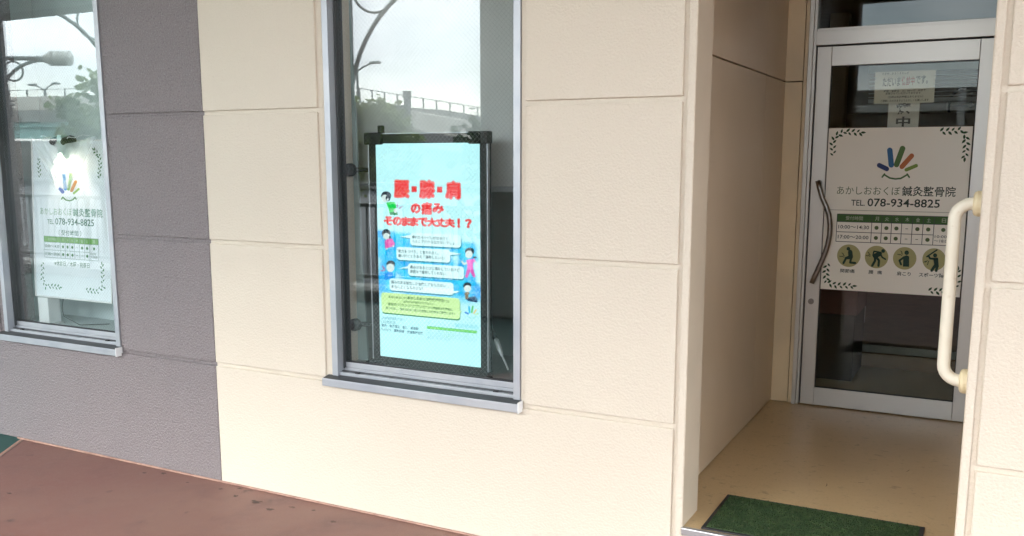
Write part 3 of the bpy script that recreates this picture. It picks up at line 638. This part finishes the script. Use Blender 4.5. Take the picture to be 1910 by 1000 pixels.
bz.box(x0-BW, x0, -.003, .03, z0-BB, z1+BT); bz.box(x1, x1+BW, -.003, .03, z0-BB, z1+BT); bz.box(x0, x1, -.003, .03, z1, z1+BT); bz.box(x0, x1, -.003, .03, z0-BB, z0); bz.box(x0-BW+.004, x1+BW-.02, .03, .07, z0-BB+.02, z1+BT-.02)
bz.build('bezel', m_bplast, DM)
for a, b in ((x0-BW-.0045, x0-BW-.0005), (x1+BW+.0005, x1+BW+.0045)): MB().box(a, b, -.006, .012, z0-BB+.02, z1+BT).build('trim', m_alum, DM)
MB().box(x0, x1, -.006, .008, z1+BT+.0005, z1+BT+.004).build('trim', m_alum, DM); MB().box(x0+.06, x1-.06, -.008, .008, z0-BB-.012, z0-BB-.001).build('trim', m_alum, DM)
for sx in (-1, 1):
    for sz in (-1, 1):
        xx = x0-BW-.02 if sx < 0 else x1+BW-.085; zz = z0-BB-.012 if sz < 0 else z1+BT-.045
        MB().box(xx, xx+.093, -.016, .034, zz, zz+.052).build('corner_clamp', m_bplast, DM, .006)
z1_, z2_, z3_ = zoom(690, 320, 6.667), zoom(690, 420, 7.143), zoom(690, 540, 6.667)
RD, RD2, PK = (.80, .03, .035), (.72, .07, .09), (.95, .36, .34)
def title(body, l, r, h, bo):
    k = h*.085; a_, b_q = (l[0]+k, l[1]), (r[0]-k, r[1]); hh = h-2*k
    S.fat(body, a_, b_q, hh, RD2, 2, k*.98, 16); S.fat(body, a_, b_q, hh, PK, 2.6, k*.55, 12); S.fat(body, a_, b_q, hh, RD, 3.2, k*.34, 8)
for ch, l, r, h in (('腰', (290, 218), (498, 218), 235), ('膝', (605, 220), (818, 222), 240), ('肩', (930, 230), (1138, 232), 240)): title(ch, z1_(*l), z1_(*r), h/6.667, .09)
for cx, cyy in ((551, 220), (868, 225)):
    S.put('lettering', [[S.uv(z1_(cx+a, cyy+b)) for a, b in ((-33, -37), (33, -37), (33, 37), (-33, 37))]], RD2, 2); S.put('lettering', [[S.uv(z1_(cx+a, cyy+b)) for a, b in ((-20, -23), (20, -23), (20, 23), (-20, 23))]], RD, 3)
for ch, a, b in (('の', 505, 635), ('痛', 635, 780), ('み', 775, 925)): title(ch, z1_(a, 457), z1_(b, 460), (165 if ch == '痛' else 135)/6.667, .08)
ws = 'そのままで大丈夫！？'; es = [170, 282, 388, 492, 596, 712, 822, 928, 1050, 1082, 1128, 1180, 1272]
for i, ch in enumerate(ws):
    a, b = (es[i], es[i+1]+12) if i < 8 else ((1085, 1125) if i == 8 else (1180, 1270))
    title(ch, z1_(a, 612+.033*(a-170)), z1_(b, 612+.033*(b-170)), 118/6.667, .08)
NV = (.0, .05, .07); BUB = (.66, .94, .95)
def bubble(xa, xb, yl, yr, hl, hr, tail, tcol, z, col, sh):
    X0, X1, Z1, Z0 = S.rect(z(xa, yl), z(xb, yr), z(xb, yr+hr), z(xa, yl+hl))
    S.put('bubble_shadow', [S.rrect(X0+.002, X1+.002, Z1-.006, Z0-.006, .014), [(S.uv(z(*q))[0], S.uv(z(*q))[1]-.004) for q in tail]], sh, 1)
    S.put('speech_bubble', [S.rrect(X0, X1, Z1, Z0, .014), [S.uv(z(*q)) for q in tail]], col, 2)
SH = (.0, .22, .32)
bubble(538, 1215, 100, 130, 170, 170, [(395, 152), (560, 128), (560, 178)], 0, z2_, BUB, SH); bubble(355, 1070, 290, 325, 170, 175, [(1230, 385), (1050, 352), (1050, 402)], 0, z2_, BUB, SH)
bubble(510, 1255, 508, 548, 167, 170, [(385, 578), (530, 540), (530, 578)], 0, z2_, BUB, SH); bubble(262, 1115, 708, 765, 162, 165, [(1210, 875), (1095, 880), (1095, 918)], 0, z2_, BUB, SH)
bubble(145, 1120, 40, 105, 250, 260, [(1145, 262), (1105, 275), (1100, 335)], 0, z3_, (.62, .90, .42), (.05, .25, .10))
for b, l, r, h in (('痺れたらシビレが出るけど、', (562, 160), (1065, 178), 46), ('ヘルニアだから仕方ないでしょ…', (562, 212), (1180, 244), 46),
                   ('「筋力をつけろ」と言われたし、', (365, 345), (925, 372), 48), ('痛いけどとりあえず運動しないと！', (378, 408), (1005, 436), 48),
                   ('痛みがあるたびに通院しているけど', (537, 560), (1198, 597), 48), ('原因まで説明してくれない…', (537, 620), (1050, 645), 48),
                   ('痛みのある部位しか治療してもらえない…', (285, 762), (1055, 805), 48), ('本当によくなるのかな？', (285, 820), (712, 842), 48)):
    S.text(b, z2_(*l), z2_(*r), h/7.143, NV, 4, .02)
GT = (.01, .11, .03)
for b, l, r, h, bo in (('あきらめないで！', (235, 95), (458, 103), 32, .005), ('あかしおおくぼ鍼灸整骨院', (468, 105), (932, 138), 42, .02), ('では', (940, 148), (990, 150), 30, 0), ('症状のある部位だけではなく、', (418, 152), (812, 178), 32, .005),
                       ('身体の“バランス”と“使い方”', (225, 183), (710, 215), 42, .005), ('から関連性を健康的に', (722, 228), (1030, 248), 34, .01), ('見つけ出し、痛みの出ない身体を目指した施術をご提案します！', (198, 235), (1055, 295), 36, .012)):
    S.text(b, z3_(*l), z3_(*r), h/6.667, GT, 4, bo+.012)
for b, l, r, h, c, bo in (('○各種保険取り扱い', (148, 355), (440, 372), 38, (.10, .35, .45), 0), ('○診察科目', (148, 402), (315, 412), 38, (.06, .25, .33), 0), ('鍼灸　骨格矯正　整体　美容鍼', (148, 448), (608, 485), 38, (.01, .10, .17), .02), ('リハビリ　運動指導　交通事故治療', (145, 500), (662, 540), 38, (.01, .10, .17), .02),
                          ('あかしおおくぼ', (700, 425), (1050, 440), 40, (.42, .80, .86), 0), ('鍼灸整骨院', (1062, 445), (1350, 470), 54, (.12, .60, .70), 0), ('●休診日／木曜日・祝祭日', (718, 605), (995, 625), 20, (.10, .42, .50), 0), ('どんな痛みの悩みもまずはお気軽にご相談ください', (630, 358), (1365, 410), 18, (.42, .78, .82), 0)):
    S.text(b, z3_(*l), z3_(*r), h/6.667, c, 4, bo)
xa, xb, za, zb = S.rect(z3_(712, 455), z3_(1332, 512), z3_(1330, 640), z3_(712, 582))
S.hours(xa, xb, za, zb, (.16, .66, .12), (.30, .66, .72), (.20, .55, .58), (.25, .70, .35), 1, white=(.55, .92, .5))
S.logo(z3_, [((1190, 285), (1222, 303)), ((1234, 215), (1241, 285)), ((1280, 212), (1268, 285)), ((1322, 252), (1294, 296)), ((1344, 300), (1314, 313))], [(1215, 333), (1240, 352), (1265, 356), (1290, 354), (1316, 340)], [[(1210, 338), (1216, 330)], [(1320, 346), (1316, 338)]],
       [(.02, .25, .75), (.03, .55, .85), (.14, .62, .22), (.85, .62, .22), (.45, .75, .25), (.15, .6, .55)], [10, 11, 11, 9, 7, 3])
# the drawn people on the display: plain cartoon figures
SK, HR = (.62, .76, .74), (.012, .03, .045)
def fig(items, z, base=2):
    for k, (kind, col, *a) in enumerate(items):
        if kind == 'e': pol = [S.ell(z, *a)]
        elif kind == 'p': pol = [[S.uv(z(*q)) for q in a[0]]]
        else: pol = S.line(z, a[0], a[1])
        S.put('drawn_figure', pol, col, base+k*.6)
fig([('e', HR, 203, 300, 63, 54), ('e', SK, 186, 335, 42, 48), ('p', (.0, .62, .08), [(205, 390), (250, 375), (305, 378), (325, 405), (330, 470), (345, 535), (250, 538), (235, 470)]), ('p', (.01, .25, .09), [(247, 507), (345, 500), (350, 540), (249, 540)]), ('e', SK, 318, 487, 22, 30), ('l', (.42, .05, .28), [(352, 380), (338, 425), (352, 425), (342, 448)], 4), ('l', (.42, .05, .28), [(410, 430), (372, 452), (388, 452), (362, 466)], 4), ('e', HR, 230, 330, 30, 38), ('e', SK, 226, 348, 12, 15)], z1_)
fig([('e', HR, 218, 110, 58, 58), ('e', SK, 222, 148, 46, 44), ('e', HR, 268, 165, 14, 25), ('p', (.0, .40, .80), [(210, 320), (290, 310), (293, 408), (262, 408), (252, 350), (245, 412), (218, 412)]), ('p', (.72, .10, .42), [(200, 205), (255, 178), (300, 180), (335, 240), (330, 280), (250, 302), (205, 310)]), ('e', SK, 228, 315, 14, 12), ('e', SK, 316, 280, 13, 12)], z2_)
fig([('e', HR, 1330, 352, 62, 52), ('e', HR, 1400, 430, 24, 13), ('e', SK, 1322, 390, 50, 52), ('l', SK, [(1300, 500), (1255, 520), (1230, 485)], 14), ('l', SK, [(1400, 480), (1425, 520), (1418, 558)], 14), ('p', (.66, .06, .42), [(1298, 580), (1378, 578), (1412, 690), (1380, 695), (1338, 620), (1300, 705), (1268, 692)]), ('p', (.86, .16, .60), [(1285, 470), (1330, 455), (1395, 445), (1412, 485), (1376, 500), (1378, 590), (1298, 592), (1300, 500)])], z2_)
fig([('e', HR, 278, 520, 58, 50), ('p', (.0, .28, .82), [(190, 650), (240, 625), (305, 630), (312, 690), (300, 705), (195, 738)]), ('e', SK, 275, 568, 54, 56), ('l', (.50, .03, .16), [(165, 545), (195, 575), (178, 575), (205, 590)], 5), ('l', (.50, .03, .16), [(140, 608), (170, 600), (165, 612), (205, 602)], 5)], z2_)
fig([('e', HR, 1298, 808, 55, 46), ('e', SK, 1302, 845, 48, 46), ('p', (.01, .06, .14), [(1270, 975), (1400, 945), (1445, 1000), (1425, 1000), (1390, 975), (1440, 1018), (1420, 1030), (1310, 1010)]), ('p', (.20, .14, .06), [(1262, 900), (1310, 885), (1335, 910), (1310, 930), (1320, 975), (1275, 990)]), ('l', (.25, .55, .6), [(1385, 885), (1395, 910)], 2), ('l', (.25, .55, .6), [(1412, 875), (1412, 905)], 2), ('l', (.25, .55, .6), [(1450, 880), (1430, 910)], 2)], z2_)

# ---- leaning board, monitor stand and power lead in the middle window
LB = thing('leaning_board', (.72, .2, .6565), 'grey green board leaning inside middle window left of the display', 'board')
pa, pb = P(645, -80, .21), P(688, 656, .21)
MB().prism([(.60-.72, 0), (pb[0]-.72, 0), (pa[0]+.01-.72, pa[1]-.6565), (.60-.72, pa[1]-.6565)], 0, .012).build('board', m_teal, LB)
MS = thing('monitor_stand', (.86, .215, .6565), 'black display stand with two round clamp knobs beside the display', 'stand')
MB().box(-.012, .012, -.012, .012, .008, 1.08).build('post', m_bplast, MS, .003); MB().box(-.08, .4, -.05, .08, 0, .0075).build('foot', m_bplast, MS, .002)
for px_, py_ in ((656, 317), (665, 605)):
    p = P3(px_, py_, .15); v = p-Vector((.86, .215, .6565))
    kb = MB().tube([v+Vector((-.002, -.03, 0)), v+Vector((0, -.022, 0)), v+Vector((0, .0, 0)), v+Vector((0, .012, 0))], [.018, .029, .029, .02], 20).build('knob', m_bplast, MS)
    MB().tube([v+Vector((0, .01, 0)), Vector((0, -.013, v.z)), ], .011, 10).build('arm', m_bplast, MS)
    MB().tube([Vector((0, .0, v.z)), Vector((.09, .0, v.z))], .009, 10).build('arm', m_bplast, MS)
pA = [P3(915, 615, .24), P3(925, 634, .2), P3(931, 648, .17), P3(937, 664, .15), P3(948, 690, .13)]
PL = thing('power_lead', (pA[4].x, pA[4].y, .6565), 'black lead with white plug hanging at the right edge of middle window', 'cable')
rel = [p-Vector((pA[4].x, pA[4].y, .6565)) for p in pA]
MB().tube([rel[0]+Vector((-.05, .06, .12)), rel[0], rel[1]], .012, 10).build('lead', m_bplast, PL, smooth=True)
MB().tube([rel[1], rel[1].lerp(rel[2], .2), rel[2].lerp(rel[3], .3), rel[3]], [.010, .012, .011, .006], 10).build('plug', m_plug, PL, smooth=True)
MB().tube([rel[3], rel[4]], [.0045, .0035], 8).build('thin_lead', m_plug, PL, smooth=True)

# ================================================================== ENTRANCE OBJECTS
GBR = thing('grab_bar', (EX1, .10, .83), 'cream vinyl coated grab bar on the right side of the entrance', 'grab bar')
zt, zb_ = 1.447-.83, .862-.83; xo = -.074; rb = .05
path = [(-.001, 0, zt), (xo+rb, 0, zt)]+[(xo+rb-rb*math.sin(R(a)), 0, zt-rb+rb*math.cos(R(a))) for a in range(15, 91, 15)]+[(xo, 0, zt-.2), (xo, 0, zb_+.2)]+[(xo+rb-rb*math.cos(R(a)), 0, zb_+rb-rb*math.sin(R(a))) for a in range(0, 91, 15)]+[(-.001, 0, zb_)]
MB().tube(path, .0205, 18).build('tube', m_cvinyl, GBR, smooth=True)
for zz in (zt, zb_):
    f = MB().tube([(-.0005, 0, zz), (-.012, 0, zz), (-.020, 0, zz), (-.024, 0, zz)], [.041, .041, .037, .028], 24).build('flange', m_flange, GBR, smooth=False)
mx0, mx1, my0, my1 = 2.423, 3.172, .020, .415
MT = thing('door_mat', ((mx0+mx1)/2, (my0+my1)/2, EZ0+.001), 'green pile door mat with black rubber border at the entrance', 'mat')
hw, hd = (mx1-mx0)/2, (my1-my0)/2
MB().box(-hw, hw, -hd, hd, 0, .006).build('rubber_border', m_black, MT, .002)
MB().box(-hw+.016, hw-.016, -hd+.016, hd-.016, .006, .009).build('mat_base', m_turf, MT)
tf = MB()
for i in range(16000):
    x, y = random.uniform(-hw+.017, hw-.017), random.uniform(-hd+.017, hd-.017); a = random.uniform(0, 6.28); h = random.uniform(.003, .0075); w = .0018
    dx, dy = math.cos(a)*w, math.sin(a)*w; lx_, ly_ = random.uniform(-.002, .002), random.uniform(-.002, .002)
    tf.add([(x-dx, y-dy, .008), (x+dx, y+dy, .008), (x+lx_, y+ly_, .009+h)], [(0, 1, 2)])
me = bpy.data.meshes.new('pile'); me.from_pydata(tf.v, [], tf.f); me.materials.append(m_turf); o = link('pile', me, MT); o['kind'] = 'stuff'

fl = bpy.data.objects['entrance_floor']; m_scuff = mat('scuff_rubber', (.09, .06, .035), .6)
for k, (px_, py_, a, L_) in enumerate(((1528, 690, 50, .06), (1512, 705, 40, .03), (1540, 908, 80, .05), (1460, 860, 15, .035), (1640, 840, -20, .05), (1600, 900, 10, .03), (1690, 880, 60, .04), (1420, 930, 30, .03))):
    d = ray(px_, py_); q = CAM+d*((EZ0+.0012-CAM.z)/d.z); a = R(a); pts = [(q.x+math.cos(a+.25*t)*L_*t, q.y+math.sin(a+.25*t)*L_*t) for t in (0, .35, .7, 1)]
    b = MB(); n_ = Vector((-math.sin(a), math.cos(a))); w_ = [.0003, .0016, .0013, .0002]
    b.add([(x+n_.x*w, y+n_.y*w, EZ0+.0012) for (x, y), w in zip(pts, w_)]+[(x-n_.x*w, y-n_.y*w, EZ0+.0012) for (x, y), w in zip(pts, w_)], [(i, i+1, i+5, i+4) for i in range(3)])
    b.build('scuff_mark', m_scuff, fl)
# ---- things in the dim room behind the door
CB = thing('reception_cabinet', (2.35, 3.0, EZ0-.002), 'dark red and orange low cabinet just inside the door on the left', 'cabinet')
MB().box(-.25, .25, -.25, .22, 0, .42).build('body', mat('dark_brown_board', (.012, .009, .007), .7), CB, .004); MB().box(-.26, .26, -.26, .22, .421, .58).build('red_band', m_red, CB, .004); MB().box(-.265, .265, -.265, .225, .581, .65).build('top', m_orange, CB, .004)
BN = thing('waiting_bench', (2.78, 4.0, EZ0+.141), 'grey waiting bench on the raised floor behind the door glass', 'bench')
for k in range(5): MB().box(-.35, .35, -.2+k*.085, -.125+k*.085, .36, .39).build('slat', m_bench, BN, .004)
MB().box(-.36, .36, -.205, .225, .33, .358).build('frame', m_nosing, BN, .003)
for sx in (-.3, .3):
    for sy in (-.16, .18): MB().box(sx-.018, sx+.018, sy-.018, sy+.018, 0, .33).build('leg', m_nosing, BN)
VB = thing('venetian_blind', (3.1, 4.6, 2.06), 'raised venetian blind hanging across the room behind door', 'blind')
for k in range(6): MB().box(-.72, .72, -.02, .02, .03*k, .03*k+.006).build('slat', m_white, VB)
MB().box(-.73, .73, -.03, .03, .19, .24).build('head_rail', m_white, VB, .003); MB().box(-.72, .72, -.022, .022, -.04, -.012).build('bottom_rail', m_white, VB, .003)
for sx in (-.5, .55): MB().tube([(sx, -.025, .19), (sx, -.025, -.3)], .004, 6).build('cord', m_white, VB)
ck = P3(1805, 185, 5.5); WC = thing('hoop_clock', (ck.x, 6.55, ck.z), 'thin dark ring shaped clock on the far wall behind door glass', 'clock')
MB().tube([(.19*math.cos(2*math.pi*k/40), 0, .19*math.sin(2*math.pi*k/40)) for k in range(41)], .013, 8, False).build('ring', m_bplast, WC, smooth=True)
MB().tube([(0, .0, 0), (0, .0, .12)], .005, 6).build('hand', m_bplast, WC); MB().tube([(0, .0, 0), (.08, .0, .02)], .005, 6).build('hand', m_bplast, WC); MB().tube([(0, -.01, 0), (0, .045, 0)], .02, 12).build('hub', m_bplast, WC); MB().tube([(-.19, 0, 0), (.19, 0, 0)], .004, 6).build('bar', m_bplast, WC)

# ================================================================== OUTSIDE, SEEN MIRRORED IN THE WINDOWS
RL = thing('walkway_railing', (-6, -5.3, .122), 'white picket railing along walkway edge, mirrored in both windows', 'railing')
rx0, rx1 = -7.9, 6.2
for z in (1.16, .92, .10): MB().box(rx0, rx1, -.022, .022, z, z+.045).build('rail', m_rail, RL, .005)
for k in range(8):
    x = rx0+.02+k*(rx1-rx0-.04)/7; MB().box(x-.03, x+.03, -.03, .03, -.001, 1.22).build('post', m_rail, RL, .005)
pk0 = None; npk = 110
for k in range(npk):
    x = rx0+.1+k*(rx1-rx0-.2)/(npk-1)
    if pk0 is None: pk0 = MB().box(-.009, .009, -.009, .009, .146, .9195).build('picket', m_rail, RL); pk0.location.x = x
    else: c = pk0.copy(); COL.objects.link(c); c.location.x = x
def lamp(x, y, s, rlow, rup, zcol, ztop, zarm, zbr, reach, label, ring_r, nrib=4, hs=.8):
    L_ = thing('street_lamp', (x, y, -.15), label, 'street lamp', 'street lamps beyond the railing'); L_.rotation_euler = (0, 0, -.48); reach *= .9
    z_ = lambda v: v+.15
    MB().tube([(0, 0, 0), (0, 0, .35), (0, 0, .4), (0, 0, z_(zcol)-.05), (0, 0, z_(zcol))], [rlow*1.5, rlow*1.5, rlow*1.05, rlow, rlow], 18).build('pole', m_steel, L_)
    MB().tube([(0, 0, z_(zcol)+.001), (0, 0, z_(ztop)-.16)], rup, 16).build('upper_pole', m_steel, L_)
    MB().tube([(0, 0, z_(ztop)-.159), (0, 0, z_(ztop))], rup*1.35, 16).build('cap', m_steel, L_)
    for dz in (-.06, 0, .06): MB().tube([(0, 0, z_(zcol)+dz-.012), (0, 0, z_(zcol)+dz+.012)], rlow*1.3, 18).build('collar', m_steel, L_)
    MB().tube([(0, 0, z_(zarm)), (s*reach, 0, z_(zarm))], .035, 12).build('arm', m_steel, L_)
    a_, b_2 = reach*.98, zarm-zbr
    MB().tube([(s*(a_-a_*math.cos(R(t_))), 0, z_(zbr)+b_2*math.sin(R(t_))-.03) for t_ in range(0, 91, 6)], .027, 10).build('brace', m_steel, L_)
    cx, cz = s*(rup+ring_r+.015), z_(zarm)-ring_r-.05
    MB().tube([(cx+ring_r*math.cos(2*math.pi*k/36), 0, cz+ring_r*math.sin(2*math.pi*k/36)) for k in range(37)], .016, 8, False).build('ring', m_steel, L_)
    hp_, hr_ = [], []
    hx = reach-.04
    for d, r_ in ((0, .05), (.04, .09), (.06, .11), (.14, .12), (.16, .15)): hp_.append((s*(hx+d*hs), 0, z_(zarm))); hr_.append(r_*hs)
    for k in range(nrib):
        b0 = .16+k*.135
        for d, r_ in ((.012, .095), (.035, .165), (.10, .165), (.123, .095)): hp_.append((s*(hx+(b0+d)*hs), 0, z_(zarm))); hr_.append(r_*hs*1.1)
    hp_.append((s*(hx+(.16+nrib*.135+.02)*hs), 0, z_(zarm))); hr_.append(.09*hs)
    MB().tube(hp_, hr_, 20).build('lamp_head', m_lampg, L_)
    return L_
a = M(3, 200, 6.3); lamp(a.x, a.y, 1, .15, .075, 2.45, 3.58, 3.17, 2.5, .84, 'short grey street lamp with ribbed head mirrored in left window', .15, 4, .66)
b = M(652, 100, 6.0); lamp(b.x, b.y, 1, .065, .05, 2.2, 4.3, 3.88, 2.2, 1.7, 'tall grey street lamp with curved brace mirrored in middle window', .25)
e_ = M(178, 75, 6.0); lamp(e_.x+.48, e_.y, -1, .065, .05, 2.2, 4.3, 3.80, 2.2, 1.7, 'tall grey street lamp whose curved brace shows at top of left window reflection', .25)
c_ = M(759, 170, 15.0); lamp(c_.x, c_.y, -1, .11, .075, 2.4, c_.z, c_.z-.35, 1.9, .75, 'distant grey street lamp beside the tree mirrored above the display', .15)

def tree(name, base, h, crown, label, nleaf, ls, lm, tr=.05):
    T = thing(name, base, label, 'tree', 'trees beyond the railing')
    tk = MB().tube([(0, 0, 0), (.03, .02, h*.35), (-.02, .03, h*.7), (.03, 0, h)], [tr, tr*.8, tr*.55, tr*.2], 8)
    tips = []
    for k in range(11):
        a = k*2.4; z = h*(.45+.05*k); r_ = crown*(.55+.45*random.random())
        tip = Vector((math.cos(a)*r_, math.sin(a)*r_, z+crown*.35*random.random())); tk.tube([(0, 0, z-.1*h), tip*.5+Vector((0, 0, z*.45)), tip], [tr*.4, tr*.25, tr*.08], 5); tips.append(tip)
    tk.build('trunk', m_bark, T)
    cr_ = MB()
    cl = tips+[Vector((random.gauss(0, .4)*crown, random.gauss(0, .4)*crown, h*random.uniform(.6, 1.08))) for _ in range(16)]
    for i in range(nleaf):
        c = random.choice(cl); p = c+Vector((random.gauss(0, .22)*crown, random.gauss(0, .22)*crown, random.gauss(0, .2)*crown))
        d = Vector((random.gauss(0, 1), random.gauss(0, 1), random.gauss(-.3, .7))).normalized(); n_ = d.cross(Vector((random.gauss(0, 1), random.gauss(0, 1), random.gauss(0, 1)))).normalized()
        L_ = ls*random.uniform(.6, 1.2)
        cr_.add([p, p+d*L_*.35+n_*L_*.38, p+d*L_*.8+n_*L_*.25, p+d*L_, p+d*L_*.8-n_*L_*.25, p+d*L_*.35-n_*L_*.38], [(0, 1, 2, 3, 4, 5)])
    me = bpy.data.meshes.new('crown'); me.from_pydata(cr_.v, [], cr_.f); me.materials.append(lm); link('crown', me, T)
    return T
random.seed(21)
a = M(182, 240, 9.5); tree('broadleaf_tree', (a.x, a.y, -.16), 2.95, .62, 'leafy green street tree mirrored at right side of left window', 2200, .17, m_leaf)
a = M(715, 240, 11.5); tree('broadleaf_tree', (a.x, a.y, -.16), 2.45, .62, 'pale green street tree mirrored above the display', 2400, .15, m_leaf)
a = M(935, 320, 6.6); tree('broadleaf_tree', (a.x, a.y, -.16), 2.1, .55, 'dark leafed sapling mirrored at right edge of middle window', 1500, .13, m_leafd, .03)

# elevated ramp road with parapet, girder, piers and fence
ER = thing('elevated_road', (-60, -40, -.16), 'elevated concrete road ramp with green girder mirrored far off in the windows', 'elevated road')
prof = [(-150, 6.3), (-60, 5.95), (-46, 5.75), (-36, 5.3), (-29, 4.75), (-24.3, 4.0), (-20.6, 3.4), (-12, 2.1), (0, .6)]
def strip(name, dz0, dz1, y0, y1, m, x_lo=-999, x_hi=999):
    b = MB(); pr = [(x, z) for x, z in prof if x_lo <= x <= x_hi]
    b.prism([(x+60, z+.16+dz1) for x, z in pr]+[(x+60, max(z+.16+dz0, .02)) for x, z in reversed(pr)], y0, y1); return b.build(name, m, ER)
m_ramp = mat('pale_beige_concrete', (.62, .57, .49), .85, var=[(.5, 5, (.52, .47, .40), .42, .7)])
strip('parapet', -.95, 0, -.25, .25, m_ramp); strip('deck', -1.75, -.951, -9, .6, m_concd); strip('girder', -2.9, -2.1, -.5, .0, m_gird, -200, -36); strip('girder_flange', -2.1, -1.752, -.8, .3, m_gird, -200, -36)
strip('parapet', -.95, 0, -9.2, -8.8, m_conc)
for x in range(-140, -30, 14): BX('pier', x+60-.8, x+60+.8, -6, -3, 0, 3.1, m_concd, ER, .1)
strip('abutment', -9, -1.752, -8.5, -.2, m_concd, -36, 0)
def ztop(x):
    for (xa_, za_), (xb_2, zb_2) in zip(prof[:-1], prof[1:]):
        if xa_ <= x <= xb_2: return za_+(zb_2-za_)*(x-xa_)/(xb_2-xa_)
    return .6
fx = -29.0
while fx < -8:
    z = ztop(fx); MB().box(fx+60-.03, fx+60+.03, -.03, .03, z+.16, z+.16+.8).build('fence_post', m_steel, ER); fx += .85
strip('fence_rail', .76, .8, -.02, .02, m_steel, -29, -8); 
fx = -66.0
while fx < -40:
    z = ztop(fx); MB().box(fx+60-.04, fx+60+.04, -.04, .04, z+.16, z+.16+.5).build('fence_post', m_steel, ER); fx += 2.0
strip('fence_rail', .46, .5, -.03, .03, m_steel, -70, -36)
def twin(px_, py0, py1, label):
    b0 = M(px_, py1, 42); z0_ = ztop(b0.x); tz = M(px_, py0, 42).z
    T = thing('highway_light', (b0.x, -41.5, z0_-.96), label, 'street lamp', 'twin highway lights'); hgt = tz-z0_+.96
    MB().tube([(0, 0, 0), (0, 0, hgt)], [.09, .06], 8).build('pole', m_steel, T)
    for s in (-1, 1):
        MB().tube([(0, 0, hgt-.1), (s*.5, 0, hgt+.12), (s*1.0, 0, hgt+.28)], .05, 6).build('arm', m_steel, T); MB().box(min(s*.95, s*1.6), max(s*.95, s*1.6), -.15, .15, hgt+.24, hgt+.38).build('lamp_head', m_steel, T, .03)
twin(94, 166, 185, 'twin headed highway light on the road mirrored in left window'); twin(676, 130, 190, 'twin headed highway light on the road mirrored in middle window')

RW = thing('retaining_wall', (-80, -58, -.16), 'long dark retaining wall behind the elevated road, mirrored in left window', 'wall')
MB().box(-220, 90, -.5, 0, 0, 3.4).build('wall', m_concd, RW); MB().box(-220, 90, -.55, .08, 3.4005, 3.6).build('coping', m_conc, RW, .03)
# wall across the walkway, mirrored in the entrance door
NW = thing('facing_wall', (4, -7.4, -.16), 'concrete wall with pale band across the walkway, mirrored dimly in the door', 'wall')
MB().box(-3.9, 6, -.3, 0, 0, 2.75).build('wall', m_concd, NW); MB().box(-3.9, 6, .0005, .06, 2.42, 2.52).build('pale_band', m_pillar, NW, .01)
for x in (-2.9, -1.2, 1.4): MB().tube([(x, .12, 0), (x, .12, 2.74)], .05, 12).build('downpipe', m_white, NW)
